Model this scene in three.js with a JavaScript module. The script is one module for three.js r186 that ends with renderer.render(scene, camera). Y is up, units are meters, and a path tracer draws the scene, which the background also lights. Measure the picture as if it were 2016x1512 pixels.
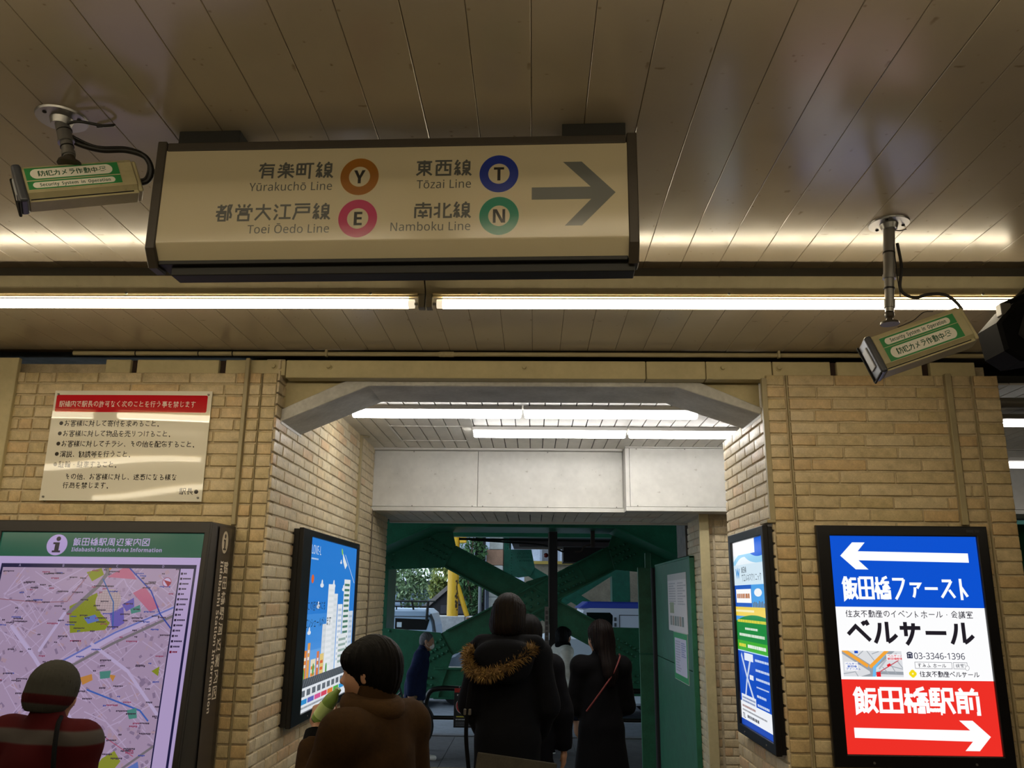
import * as THREE from 'three';
import { RoundedBoxGeometry } from 'three/addons/geometries/RoundedBoxGeometry.js';
import { mergeGeometries, toCreasedNormals, mergeVertices } from 'three/addons/utils/BufferGeometryUtils.js';
import { RectAreaLightUniformsLib } from 'three/addons/lights/RectAreaLightUniformsLib.js';

// ---------------------------------------------------------------- camera, sky, exposure
const scene = new THREE.Scene();
const camera = new THREE.PerspectiveCamera(49.49, 2016 / 1512, 0.05, 200);
camera.position.set(0, 1.62, 0);                     // held at eye height, tilted up 14 degrees, 0.6 degrees of roll
camera.up.set(-0.00417, 0.96875, 0.24801);
camera.lookAt(-0.02667, 1.62 + 0.24782, -0.96844);
const SKY = new THREE.Color(0.70, 0.85, 1.0);
scene.background = SKY;                              // even, cool late-afternoon overcast
scene.backgroundIntensity = 2.4;
scene.environmentIntensity = 2.4;
const renderer = new THREE.WebGLRenderer({ antialias: true });
renderer.toneMapping = THREE.LinearToneMapping;
renderer.toneMappingExposure = 1.0;
renderer.shadowMap.enabled = true;
RectAreaLightUniformsLib.init();
const WARM = new THREE.Color(1.0, 0.86, 0.62), COOL = new THREE.Color(1.0, 0.97, 0.93);
const TUBE = { warmGlow: 15.0, warmLight: 33.0, coolGlow: 20.0, coolLight: 15.0 };   // radiance of the fluorescent tubes

// ---------------------------------------------------------------- helpers
function rng(seed) { let a = seed >>> 0; return () => { a |= 0; a = (a + 0x6d2b79f5) | 0; let t = Math.imul(a ^ (a >>> 15), 1 | a); t = (t + Math.imul(t ^ (t >>> 7), 61 | t)) ^ t; return ((t ^ (t >>> 14)) >>> 0) / 4294967296; }; }
const taken = new Map();
function numbered(name) { const n = taken.get(name) ?? 0; taken.set(name, n + 1); return n ? name + '_' + String(n).padStart(3, '0') : name; }
function tag(o, label, category, group) { o.userData.label = label; o.userData.category = category; if (group) o.userData.group = group; return o; }
function shade(o) { o.castShadow = o.receiveShadow = true; return o; }
function thing(name, label, category, pos = [0, 0, 0], turn = 0, group) {
  const o = new THREE.Group(); o.name = numbered(name); o.position.set(...pos); o.rotation.y = turn; scene.add(o);
  return tag(o, label, category, group);
}
function structure(name, pos = [0, 0, 0]) { const o = new THREE.Group(); o.name = name; o.position.set(...pos); o.userData.kind = 'structure'; scene.add(o); return o; }
const merged = (g) => Array.isArray(g) ? (g.length > 1 ? mergeGeometries(g.map((x) => { const y = x.index ? x.toNonIndexed() : x; for (const k of Object.keys(y.attributes)) if (!['position', 'normal', 'uv'].includes(k)) y.deleteAttribute(k); if (!y.attributes.uv) y.setAttribute('uv', new THREE.BufferAttribute(new Float32Array(y.attributes.position.count * 2), 2)); return y; })) : g[0]) : g;
function part(name, geo, mat, parent, label) {
  const m = shade(new THREE.Mesh(merged(geo), mat)); m.name = numbered(name);
  if (label) m.userData.label = label;
  (parent || scene).add(m); return m;
}
function structMesh(name, geo, mat) { const m = shade(new THREE.Mesh(merged(geo), mat)); m.name = name; m.userData.kind = 'structure'; scene.add(m); return m; }
// uv in metres, by the way each face points
function metric(g, k = 1) {
  g = g.index ? g.toNonIndexed() : g; if (!g.attributes.normal) g.computeVertexNormals();
  const p = g.attributes.position, n = g.attributes.normal, uv = new Float32Array(p.count * 2);
  for (let i = 0; i < p.count; i++) {
    const ax = Math.abs(n.getX(i)), ay = Math.abs(n.getY(i)), az = Math.abs(n.getZ(i));
    const [a, b] = ax >= ay && ax >= az ? [p.getZ(i), p.getY(i)] : ay >= az ? [p.getX(i), p.getZ(i)] : [p.getX(i), p.getY(i)];
    uv[2 * i] = a * k; uv[2 * i + 1] = b * k;
  }
  g.setAttribute('uv', new THREE.BufferAttribute(uv, 2)); return g;
}
function box(x0, y0, z0, x1, y1, z1, r = 0) {
  const w = Math.abs(x1 - x0), h = Math.abs(y1 - y0), d = Math.abs(z1 - z0);
  const g = r ? new RoundedBoxGeometry(w, h, d, 1, Math.min(r, w / 2.1, h / 2.1, d / 2.1)) : new THREE.BoxGeometry(w, h, d);
  return metric(g.translate((x0 + x1) / 2, (y0 + y1) / 2, (z0 + z1) / 2));
}
function cyl(a, b, r0, r1 = r0, seg = 14) {
  const A = new THREE.Vector3(...a), B = new THREE.Vector3(...b), d = B.clone().sub(A), g = new THREE.CylinderGeometry(r1, r0, d.length(), seg);
  g.applyQuaternion(new THREE.Quaternion().setFromUnitVectors(new THREE.Vector3(0, 1, 0), d.normalize())); return g.translate((A.x + B.x) / 2, (A.y + B.y) / 2, (A.z + B.z) / 2);
}
function tube(pts, r, seg = 40, sides = 8, closed = false) { return new THREE.TubeGeometry(new THREE.CatmullRomCurve3(pts.map((p) => new THREE.Vector3(...p)), closed, 'centripetal'), seg, r, sides, closed); }
function prism(pts, z0, z1, bevel = 0) {            // outline in x, y; from z0 to z1
  const s = new THREE.Shape(pts.map((p) => new THREE.Vector2(...p))), d = Math.abs(z1 - z0);
  const g = new THREE.ExtrudeGeometry(s, { depth: d - 2 * bevel, bevelEnabled: bevel > 0, bevelSize: bevel, bevelThickness: bevel, bevelOffset: -bevel, bevelSegments: 1 });
  return metric(g.translate(0, 0, Math.min(z0, z1) + bevel));
}
function exX(pts, x0, x1, bevel = 0) { return metric(prism(pts.map(([z, y]) => [-z, y]), x0, x1, bevel).rotateY(Math.PI / 2)); }   // outline in z, y; from x0 to x1
function ball(p, r, sx = 1, sy = 1, sz = 1, ws = 14, hs = 10) { return new THREE.SphereGeometry(r, ws, hs).scale(sx, sy, sz).translate(...p); }
function quad(w, h) { return new THREE.PlaneGeometry(w, h); }
// noise for textures and relief
const hash = (x, y, s) => { let h = Math.imul(x, 374761393) ^ Math.imul(y, 668265263) ^ Math.imul(s, 2246822519); h = Math.imul(h ^ (h >>> 13), 1274126177); return ((h ^ (h >>> 16)) >>> 0) / 4294967296; };
function vnoise(x, y, s, per) {
  const xi = Math.floor(x), yi = Math.floor(y), f = x - xi, g = y - yi, u = f * f * (3 - 2 * f), v = g * g * (3 - 2 * g), m = (a) => ((a % per) + per) % per;
  const a = hash(m(xi), m(yi), s), b = hash(m(xi + 1), m(yi), s), c = hash(m(xi), m(yi + 1), s), d = hash(m(xi + 1), m(yi + 1), s);
  return a + (b - a) * u + (c - a) * v + (a - b - c + d) * u * v;
}
function fbm(x, y, s, per, oct = 4) { let t = 0, a = 0.5, n = 0; for (let i = 0; i < oct; i++) { t += a * vnoise(x, y, s + i, per); n += a; x *= 2; y *= 2; per *= 2; a *= 0.5; } return t / n; }
function dataTex(n, f, srgb) {
  const d = new Uint8Array(n * n * 4);
  for (let y = 0; y < n; y++) for (let x = 0; x < n; x++) { const c = f(x / n, y / n), i = 4 * (y * n + x); for (let k = 0; k < 3; k++) d[i + k] = Math.max(0, Math.min(255, Math.round(255 * (c.length ? c[k] : c)))); d[i + 3] = 255; }
  const t = new THREE.DataTexture(d, n, n); t.wrapS = t.wrapT = THREE.RepeatWrapping; t.magFilter = THREE.LinearFilter; t.minFilter = THREE.LinearMipmapLinearFilter; t.generateMipmaps = true; if (srgb) t.colorSpace = THREE.SRGBColorSpace; t.needsUpdate = true; return t;
}
const rep = (t, k) => { const c = t.clone(); c.repeat.set(k, k); c.needsUpdate = true; return c; };
const peel = dataTex(256, (u, v) => fbm(u * 32, v * 32, 3, 32, 3));
const grime = dataTex(512, (u, v) => { const a = fbm(u * 6, v * 6, 11, 6, 5), b = fbm(u * 40, v * 40, 5, 40, 3); const k = 0.86 + 0.14 * a + 0.05 * (b - 0.5); const spot = Math.max(0, fbm(u * 48, v * 48, 29, 48, 2) - 0.87) * 1.6; return [k - spot, k - spot * 1.1, k * 0.985 - spot * 1.2]; }, true);
const mottle = dataTex(256, (u, v) => { const a = fbm(u * 8, v * 8, 21, 8, 5), b = fbm(u * 64, v * 64, 8, 64, 2); return 0.80 + 0.22 * a + 0.10 * (b - 0.5); }, true);
const roughTex = dataTex(256, (u, v) => 0.75 + 0.35 * (fbm(u * 10, v * 10, 33, 10, 4) - 0.3));
const strandTex = dataTex(512, (u, v) => { const k = fbm(u * 90, v * 3, 61, 90, 3), j = fbm(u * 24, v * 2, 63, 24, 2); return 0.35 + 0.5 * k + 0.35 * j; });
const weave = dataTex(128, (u, v) => 0.5 + 0.5 * Math.sin(u * Math.PI * 64) * Math.sin(v * Math.PI * 64) * 0.6 + 0.3 * (fbm(u * 16, v * 16, 2, 16, 3) - 0.5));
function M(color, roughness = 0.6, o = {}) { return new THREE.MeshStandardMaterial({ color, roughness, ...o }); }
function canvasTex(w, h, draw) { const c = document.createElement('canvas'); c.width = w; c.height = h; const x = c.getContext('2d'); draw(x, w, h); const t = new THREE.CanvasTexture(c); t.colorSpace = THREE.SRGBColorSpace; t.anisotropy = 8; return t; }
// ---------------------------------------------------------------- lettering: a stroke alphabet for the Japanese signs
// Every glyph is a list of strokes on a grid of 21 by 21, a to u, x then y; "~" draws a stroke as a curve. "#" places another glyph: #name,x0,x1,y0,y1 in percent.
const GLYPH = {
  糸: 'kaefmh qdelrk kkku gnct nnrt', 泉: 'laid edelqlqded ehqh klku coiobu rmlpuu', 木: 'bgtg kaku khao kiuo', 木l: 'agug jaju jhao jiup', 口: 'dddrrrrddd', 日: 'dbdururbdb djrj', 田: 'bbbttttbbb kbkt bktk',
  線: '#糸,0,42,0,100 #泉,43,100,0,100', 有: 'bdtd iabl ghfu ghrhru glrl gprp', 楽: 'kaic hdhjnjndhd hgng cdff bjfh sdpf tjpi amum kjku kmbt kmtt', 丁: 'bcuc kckuhu', 町: '#田,0,52,8,80 #丁t,54,100,0,100', 丁t: 'acuc kckuhu',
  者: 'cdqd jaji ajuj tbbp gmgusuumgm gqsq', 阝: 'dbdu dbnbiionnqiq', 都: '#都l,0,62,0,100 #阝,66,100,0,100', 都l: 'cdqd jaji ajuj tbbp glgususlgl gpsp', 営: 'dafe kake raoe bkbgtgtk gigloloigi jlin eneuquqnen',
  大: 'bgtg kakjbu kjtu', 氵: 'cbpf ahmk dupn', 工: 'bctc kcks asus', 江: '#氵,0,28,0,100 #工,30,100,0,100', 戸: 'bbtb dfsfsldl dfdlau', 東: 'bctc eeemqmqeee eiqi kaku kmbt kmtt', 西: 'abub cgctstsgcg hbhjeo mbmnqn',
  南: 'bdtd kakh bubhthtu gkim okmm fnpn erqr knku', 北: 'gbgu ahgh aqgn mbmtutup mjtd', 食: 'kabh kath fgqgqofo fkqk fgfuns lpuu', 反: 'cctc cccjau dhrhmpbu gkuu', 飯: '#食,0,46,0,100 #反,50,100,0,100',
  喬: 'qafc bfuf jbah lful hihlnlnihi bubntntu hqhtntnqhq', 橋: '#木l,0,36,0,100 #喬,38,100,0,100', 馬: 'cbcntntt tuqu cbtb kbkn cfrf cjrj bqat fqgt jqkt nqot', 尺: 'cbsbsjcj cbckau jjuu', 駅: '#馬,0,50,0,100 #尺,52,100,0,100',
  前: 'eagd qaod aeue cuchjhju cljl cpjp nhnr tgturu', 周: 'dbdlau dbsbsuqu gfpf kdkj gjpj hmhroromhm', 辺: 'hcscrnom lckhgn bdef aiejeqbt eqjtut', 案: 'kakc bgbctctg jefkqn qgfn bith anun klku kobu kotu', 内: 'bubdtdtu kakhep khqq', 図: 'bbbttttbbb egfj jeki qdep fkqq',
  方: 'kakd aeue ieimau ijsjrtnt', 防: '#阝,0,32,0,100 #方,34,100,0,100', 犭: 'pbai nbin cdmjmsht mkbq', 㔾: 'bcqcqjmj bcbtutup', 犯: '#犭,0,36,0,100 #㔾,42,100,0,100', カ: 'bgrgqsnt jakjbt', メ: 'pbkmct egqp', ラ: 'dcqc chsh ~shplfu',
  亻: 'pabk jgju', 乍: 'fabj dfuf hfhu hktk hptp', 作: '#亻,0,32,0,100 #乍,32,100,0,100', 重: 'qaeb bcuc dfdlrlrfdf diri kbkt cpsp atut', 力: 'bfrfqtmt jbjkau', 動: '#重,0,58,0,100 #力,58,100,0,100', 中: 'cfcnsnsfcf kaku',
  主: 'hakd bfuf cmsm atut kfkt', 住: '#亻,0,32,0,100 #主,32,100,0,100', 友: 'beue jahkau hjrjmpdu iluu', 不: 'bcuc mdbm kfku mjtn', 産: 'kakc bcsc gdhg pdng bhuh bhbnau giel hktk mhmt hoso dtut', 会: 'kabi kati gioi clsl jlerqr npsu', 言: 'jakc aeue dhrh dkrk dndururndn',
  義: 'eagc qaoc bdtd dgrg ajuj kcki kmen anun gkgu argq mjnqut spmt', 議: '#言,0,36,0,100 #義,38,100,0,100', 室: 'kakc bgbctctg egqg jgfkqj dmrm kjkt btut', 僉: 'kabf kauf gfof eiemqmqiei kfkm kmau kmtu', 検: '#木l,0,36,0,100 #僉,38,100,0,100', 索: 'bctc kakf bibftfti jffino pgflqn knku hpds npss',
  冓: 'ccsc hahg nang agug dudjrjru dmrm aquq kjku', 構: '#木l,0,36,0,100 #冓,38,100,0,100', 午: 'faaj dfuf akuk jfju', 許: '#言,0,42,0,100 #午,44,100,0,100', 可: 'bctc pcptlt ehenlnlheh', 次: 'bdff bqgj kagj jdsdph mhkoet nouu', 長: 'fafl fbqb feqe fhqh blul flftjr tnpp kluu', 行: 'gaag hfal eieu jctc iiui oiotlt',
  事: 'bcuc kakuhu eeehqhqeee djsjspdp amum', 禁: 'adjd eaej edai edji kdud papj pdli pdui dlrl bouo kokuhu fqcu oqst', 客: 'kakc bgbctctg jedk hgqgbp ghtp fpfuouopfp', 羊: 'eagc qaoc bdtd dgrg ajuj kdku bmimau smmo klut', 様: '#木l,0,36,0,100 #羊,38,100,0,100',
  対: 'fafd aeke ifau cgkq liui qaquou mlop', 寄: 'kakc bgbctctg efqf kdgi kfpi akuk qkquou eneslslnen', 寸: 'agug oaoulu ekio', 付: '#亻,0,32,0,100 #寸,34,100,0,100', 求: 'bfuf kakuhu nbqd dihl bskn sjln kout', 牛: 'ebag bgsg kaku aoun', 勿: 'dabj cesequnu lfai qfbr', 物: '#牛,0,44,0,100 #勿,46,100,0,100',
  品: '#口,22,78,-4,48 #口,-4,46,48,104 #口,54,104,48,104', 売: 'actc kakg egqg bmbjtjtm imhqau nmntutur', 也: 'bjtgsonn kakp dedtutup', 他: '#亻,0,32,0,100 #也,32,100,0,100', 酉: 'abub bgbttttgbg hbhi nbni blsl bpsp', 己: 'bcscsjbj bjbtutup', 配: '#酉,0,50,0,100 #己,56,100,0,100', 布: 'bdud jaaj flfs flslsrpr lhlu',
  寅: 'kakc bgbctctg egqg kgkq djdqrqrjdj dnrn hqdu nqsu', 演: '#氵,0,28,0,100 #寅,30,100,0,100', 兌: 'eagd qaod dfdlrlrfdf hlgqau nlntutuq', 説: '#言,0,40,0,100 #兌,42,100,0,100', 雚: 'eaah bdrd fdfu bhsh flrl fpsp futu khku', 勧: '#雚,0,56,0,100 #力,58,100,0,100', 秀: 'qbdc aeue kbkj keaj keuj clplnqtqsuou hlhpbu', 誘: '#言,0,38,0,100 #秀,40,100,0,100',
  等: 'ebaf edjd pbmf odud dhrh kfkk akuk anun onouku fpir', 駐: '#馬,0,48,0,100 #主,50,100,0,100', 車: 'bctc eeenqnqeee eiqi arur kaku', 侖: 'kaai kaui hgnh dudjrjru dnrn ijiu ninu', 輪: '#車,0,46,0,100 #侖,48,100,0,100', 米: 'ccgg sbog ahuh kaku kias kjus', 迷: '#米,32,100,0,80 #辶,0,100,0,100', 辶: 'bdef aiejeqbt eqjtut',
  惑: 'bcuc efehkhkfef bkmj langso tgpk gogtptpr bpas jniq rnts', 為: 'hbfjat cdrdqh ehth shrl dltl tltspt brat fphs ipjs lpns', 彳: 'kaaf lfam fjfu', 圭: 'cdsd kaku bjtj dnrn atut', 亍: 'bctc aiui mimuiu', 街: '#彳,0,28,0,100 #圭,28,66,0,100 #亍,68,100,0,100',
  の: '~kdiofqclcgfekcqdtjqqls', で: 'bdsc ~schifmiqqs ojpl rhsj', て: 'bdsc ~schifmiqqs', な: 'bdkd ~hagiem odrf ~nhnqkthtgqjoosqt', く: 'oaejot', こ: 'edkeqd ~emfqjrrr', と: 'fagj ~qgghdndrirsr', を: 'cdpd ~jbficm ~cmhjlllp ~sjjmfqhtqt', う: 'hanc ~cihgnfqjomht', じ: '~gagohsnsrn neog rdse', ま: 'cdrd diri ~kakqgsdqgokprt',
  す: 'bdtd ~kakkhmfkhhkjkojsgu', お: 'bfkf ~gagqdsbqfmmkrnmt ocse', に: '~dbcjds jese ~jmirsr', し: '~gagohsmstn', め: '~fcioko ~ncjocqcmhgpgtmpt', る: '~ecpdenkksmqshtipkp', り: '~fbfiil ~nbokmqit', つ: '~bgkerhroht', け: '~dbcjds ifuf ~pbpmnt', そ: '~ecpcdjsikmlqqs', も: '~lagphtorqn dfoe dlnk', あ: 'cdqd ~iahniq ~oghrdqenkjqkrpmt',
  が: '~bgkfnhlrhs ~gaehbr ogrl qbsd tatc', い: '~cdciemgohm ~ofqirm', み: '~ecmckjfpcphlmlsp ~qhpnls', ふ: 'jamc ~jfjinloqksgs bsfo pnus', フ: 'ccsc ~scqjfu', ァ: 'dgrgnk ~kjkohs', ー: 'bktk', ス: 'ddqd ~qdljbs mlts', ト: 'gbgu gior', イ: '~qbkhbl khku', ベ: 'amhftr nbpe qase', ン: 'bdgg ~ctmrtf', ホ: 'bgtg kakuhu flbr olss', ル: '~gcgkbt mbms ~msqqum', '・': 'jkllkl',
  サ: 'bgtg gbgn ~ncnmgu', チ: 'pbed bjtj ~kckmgu', シ: 'dchf bihl ~csmqth', コ: 'cdrdrs csrs', ェ: 'ehqh khks dsrs', ウ: 'kakd cjcdsd ~sdqmhu', エ: 'ccsc kcks asus', ネ: 'jalc dfqf ~qfkmbq kkku okss', ク: '~iagfbk gdrd ~rdplfu', リ: 'fcfm ~ncnlhu', ニ: 'eeqe brtr', ッ: 'digm jikl ~riqnht', '、': 'dpgt', '。': '~cqdseuftfrdq',
};
function strokes(name) {
  const out = [];
  for (const w of (GLYPH[name] || '').split(' ')) {
    if (!w) continue;
    if (w[0] === '#') { const [n, x0, x1, y0, y1] = w.slice(1).split(','); for (const s of strokes(n)) out.push({ c: s.c, p: s.p.map(([x, y]) => [+x0 / 100 + x * (x1 - x0) / 100, +y0 / 100 + y * (y1 - y0) / 100]) }); continue; }
    const c = w[0] === '~', t = (c ? w.slice(1) : w).toLowerCase(), p = [];
    for (let i = 0; i + 1 < t.length; i += 2) p.push([(t.charCodeAt(i) - 97) / 20, (t.charCodeAt(i + 1) - 97) / 20]);
    out.push({ c, p });
  }
  return out;
}
// draws text from its top left; w: stroke weight as a share of the size; sx: width of a glyph over its height; returns the width drawn
function jp(x, text, px, py, size, { color = '#000', w = 0.1, sx = 1, gap = 0.08, align = 'left', outline } = {}) {
  const wide = (ch) => (GLYPH[ch] !== undefined ? 1 : ch === ' ' ? 0.6 : 0.6) * size * sx + gap * size;
  const total = [...text].reduce((a, ch) => a + wide(ch), 0) - gap * size;
  let at = align === 'right' ? px - total : align === 'center' ? px - total / 2 : px;
  x.lineCap = 'butt'; x.lineJoin = 'miter'; x.miterLimit = 3;
  for (const ch of text) {
    if (GLYPH[ch] !== undefined) {
      const inset = 0.04 * size;
      for (const pass of outline ? [1, 0] : [0]) {
        x.strokeStyle = pass ? outline : color; x.lineWidth = w * size * (pass ? 2 : 1);
        for (const s of strokes(ch)) {
          const q = s.p.map(([a, b]) => [at + inset * sx + a * (size - 2 * inset) * sx, py + inset + b * (size - 2 * inset)]);
          x.beginPath(); x.moveTo(...q[0]);
          if (s.c && q.length > 2) { for (let i = 1; i < q.length - 1; i++) { const e = i === q.length - 2 ? q[i + 1] : [(q[i][0] + q[i + 1][0]) / 2, (q[i][1] + q[i + 1][1]) / 2]; x.quadraticCurveTo(q[i][0], q[i][1], e[0], e[1]); } } else for (let i = 1; i < q.length; i++) x.lineTo(...q[i]);
          x.stroke();
        }
      }
    } else if (ch !== ' ') { x.fillStyle = color; x.font = `${w > 0.11 ? 'bold ' : ''}${size * 0.95}px sans-serif`; x.textAlign = 'left'; x.textBaseline = 'alphabetic'; x.fillText(ch, at, py + size * 0.86); }
    at += wide(ch);
  }
  return total;
}
function latin(x, text, px, py, size, { color = '#000', weight = '', align = 'left', maxW } = {}) { x.fillStyle = color; x.font = `${weight} ${size}px sans-serif`; x.textAlign = align; x.textBaseline = 'alphabetic'; if (maxW) x.fillText(text, px, py, maxW); else x.fillText(text, px, py); }
// rows of small print that the photograph does not let one read
function smallPrint(x, x0, y0, x1, y1, rows, color, R) { const h = (y1 - y0) / rows; x.fillStyle = color; for (let r = 0; r < rows; r++) { let at = x0; const end = x0 + (x1 - x0) * (0.6 + 0.4 * R()); while (at < end) { const w = h * (0.3 + 0.5 * R()); x.fillRect(at, y0 + r * h + h * 0.2, w, h * 0.5); at += w + h * 0.18; } } }
// ---------------------------------------------------------------- the setting
const CEIL = 2.926, WALL = -4.37;                    // concourse ceiling height and the plane of the brick front
const streak = dataTex(512, (u, v) => { const a = fbm(u * 5, v * 5, 71, 5, 5), spot = Math.max(0, fbm(u * 44, v * 44, 75, 44, 2) - 0.86) * 2.0, s = 0; return [0.95 + 0.05 * a - spot - s, 0.95 + 0.05 * a - spot * 1.1 - s, 0.94 + 0.05 * a - spot * 1.3 - s * 1.2]; }, true);
const mat = {
  plank: M(0xb8ab95, 0.23, { map: streak, bumpMap: rep(peel, 5), bumpScale: 0.00007, roughnessMap: roughTex }),
  gap: M(0x6a5f4e, 0.9),
  board: M(0xe4e0d8, 0.45, { map: grime }), boardGap: M(0x2a2926, 0.9),
  mortar: M(0xc9b896, 0.95, { map: rep(mottle, 3), bumpMap: rep(peel, 2), bumpScale: 0.002 }),
  mortarPale: M(0xd2c4a8, 0.95, { map: rep(mottle, 3), bumpMap: rep(peel, 2), bumpScale: 0.002 }),
  cream: M(0xc6b88e, 0.55, { map: rep(grime, 1.3), bumpMap: peel, bumpScale: 0.0006 }),
  black: M(0x15140f, 0.85), concrete: M(0x8f8c86, 0.9, { map: rep(mottle, 1) }),
  greySteel: M(0xd0cfca, 0.55, { map: rep(mottle, 1), bumpMap: rep(peel, 3), bumpScale: 0.0005 }),
  white: M(0xdedcd8, 0.4, { map: rep(grime, 0.7) }), whiteTrim: M(0xcfccc6, 0.4), screw: M(0x77746e, 0.4, { metalness: 0.6 }),
  floorTile: M(0x6d675e, 0.5, { map: rep(mottle, 2), bumpMap: peel, bumpScale: 0.0006 }),
  paving: M(0x5d5a5c, 0.85, { map: rep(mottle, 2), bumpMap: peel, bumpScale: 0.003 }), tactile: M(0x8c7c58, 0.8, { map: rep(mottle, 2) }),
  road: M(0x6a7079, 0.8, { map: rep(mottle, 1), bumpMap: peel, bumpScale: 0.003 }), line: M(0xd4d6d8, 0.7, { map: mottle }),
  green: M(0x267252, 0.42, { map: rep(mottle, 1.2), bumpMap: rep(peel, 3), bumpScale: 0.0007 }),
  teal: M(0x1a6f58, 0.5, { map: mottle }), dark: M(0x1a1817, 0.8), conduit: M(0xa99b77, 0.5, { map: grime }),
};
const BRICK_TONES = [0xd0ba8e, 0xd4bf94, 0xcdb88b, 0xcab585, 0xd8c49a, 0xd2b482, 0xceb98a, 0xd3b888, 0xd1bc91];
const brickMats = BRICK_TONES.map((c) => M(c, 0.5, { map: rep(mottle, 4), bumpMap: rep(peel, 3), bumpScale: 0.0012, roughnessMap: roughTex }));
const PALE_TONES = [0xd9c6a0, 0xddcba6, 0xd2bf99, 0xdcc69e, 0xe0d0ae, 0xdabb92, 0xd6c4a2];
const paleMats = PALE_TONES.map((c) => M(c, 0.5, { map: rep(mottle, 4), bumpMap: rep(peel, 3), bumpScale: 0.0012, roughnessMap: roughTex }));
// one brick face: chamfered, a little uneven, with chipped arrises; x from 0 to L, y from 0 to H, front at z = D
function brickGeo(L, H, D, R) {
  const b = 0.004, xs = [0, b, L * 0.33, L * 0.67, L - b, L], ys = [0, b, H - b, H], nx = xs.length, ny = ys.length, P = [], I = [];
  const edge = (i, j) => i === 0 || j === 0 || i === nx - 1 || j === ny - 1;
  for (let j = 0; j < ny; j++) for (let i = 0; i < nx; i++) { const e = edge(i, j), chip = e && R() < 0.16 ? 0.003 * R() : 0; P.push(xs[i] + (R() - 0.5) * 0.002, ys[j] + (j === 0 ? chip : j === ny - 1 ? -chip : 0) + (R() - 0.5) * 0.002, D - (e ? 0.0035 + chip : 0) + (R() - 0.5) * 0.0016); }
  for (let j = 0; j < ny - 1; j++) for (let i = 0; i < nx - 1; i++) { const a = j * nx + i; I.push(a, a + 1, a + nx + 1, a, a + nx + 1, a + nx); }
  const ring = []; for (let i = 0; i < nx; i++) ring.push(i); for (let j = 1; j < ny; j++) ring.push(j * nx + nx - 1); for (let i = nx - 2; i >= 0; i--) ring.push((ny - 1) * nx + i); for (let j = ny - 2; j > 0; j--) ring.push(j * nx);
  const base = P.length / 3; for (const k of ring) P.push(P[3 * k], P[3 * k + 1], -0.004);
  ring.forEach((k, i) => { const k2 = ring[(i + 1) % ring.length], a = base + i, c = base + (i + 1) % ring.length; I.push(k, a, c, k, c, k2); });
  const g = new THREE.BufferGeometry(); g.setAttribute('position', new THREE.Float32BufferAttribute(P, 3)); g.setIndex(I); g.computeVertexNormals();
  const u0 = R() * 3, uv = []; for (let i = 0; i < P.length; i += 3) uv.push(P[i] + u0, P[i + 1] + u0); g.setAttribute('uv', new THREE.Float32BufferAttribute(uv, 2)); return g;
}
const COURSE = 0.0653, BH = 0.0555, BD = 0.0085, BL = 0.255;
const brickVariants = (() => { const R = rng(77); return { long: Array.from({ length: 8 }, () => brickGeo(BL, BH, BD, R)), short: Array.from({ length: 6 }, () => brickGeo(0.12, BH, BD, R)) }; })();
// a wall of bricks: origin at its lower left as one faces it, along direction "along"; zones: [from, to, 'stack' | 'bond'] in metres along the wall; holes: [u0, u1, v0, v1] that something covers
function brickWall(name, origin, turn, width, height, { zones, mats, mortar, holes = [], seed, len = BL, thick = 0.1, y0 = 0, most = 300, near = (u) => u, bed = 0.004 }) {
  const g = structure(name, origin); g.rotation.y = turn;
  part('mortar_bed', box(bed, 0, -thick, width - 0.004, height, 0), mortar, g);
  const R = rng(seed), all = [];
  for (const [u0, u1, how, dv = 0] of zones) for (let row = 0; row * COURSE + y0 + BH <= height + 0.004; row++) {
    const v = row * COURSE + y0, cut = (a, b) => { const w = b - a - 0.009; if (w < 0.03) return; if (holes.some(([p, q, r, s]) => a > p && b < q && v > r && v + BH < s)) return; all.push([a + 0.0045, v, w]); };
    if (how === 'stack') { cut(u0, u1); continue; }
    let u = u0 - len * (0.5 * (row % 2) + 0.34 * R() * (row % 3 === 0 ? 1 : 0.4));
    while (u < u1) { const L = len * (0.92 + 0.16 * R()); const a = Math.max(u, u0), b = Math.min(u + L, u1); cut(a, u1 - b < 0.04 ? u1 : b); u += u1 - b < 0.04 ? L + 1 : L; }
  }
  all.sort((a, b) => near(a[0], a[1]) - near(b[0], b[1]));
  const rest = [];
  all.forEach(([a, v, w], i) => {
    const short = w < 0.17, gs = short ? brickVariants.short : brickVariants.long, geo = gs[Math.floor(R() * gs.length)], m = mats[Math.floor(R() * mats.length)], dz = (R() - 0.5) * 0.002, sx = w / (short ? 0.12 : BL);
    if (i < most) { const o = part('brick', geo, m, g); o.position.set(a, v, dz); o.scale.set(sx, 1, 1); } else rest.push(geo.clone().scale(sx, 1, 1).translate(a, v, dz));
  });
  if (rest.length) { const o = part('brickwork', rest, mats[0], g); o.userData.kind = 'stuff'; }
  return g;
}
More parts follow.
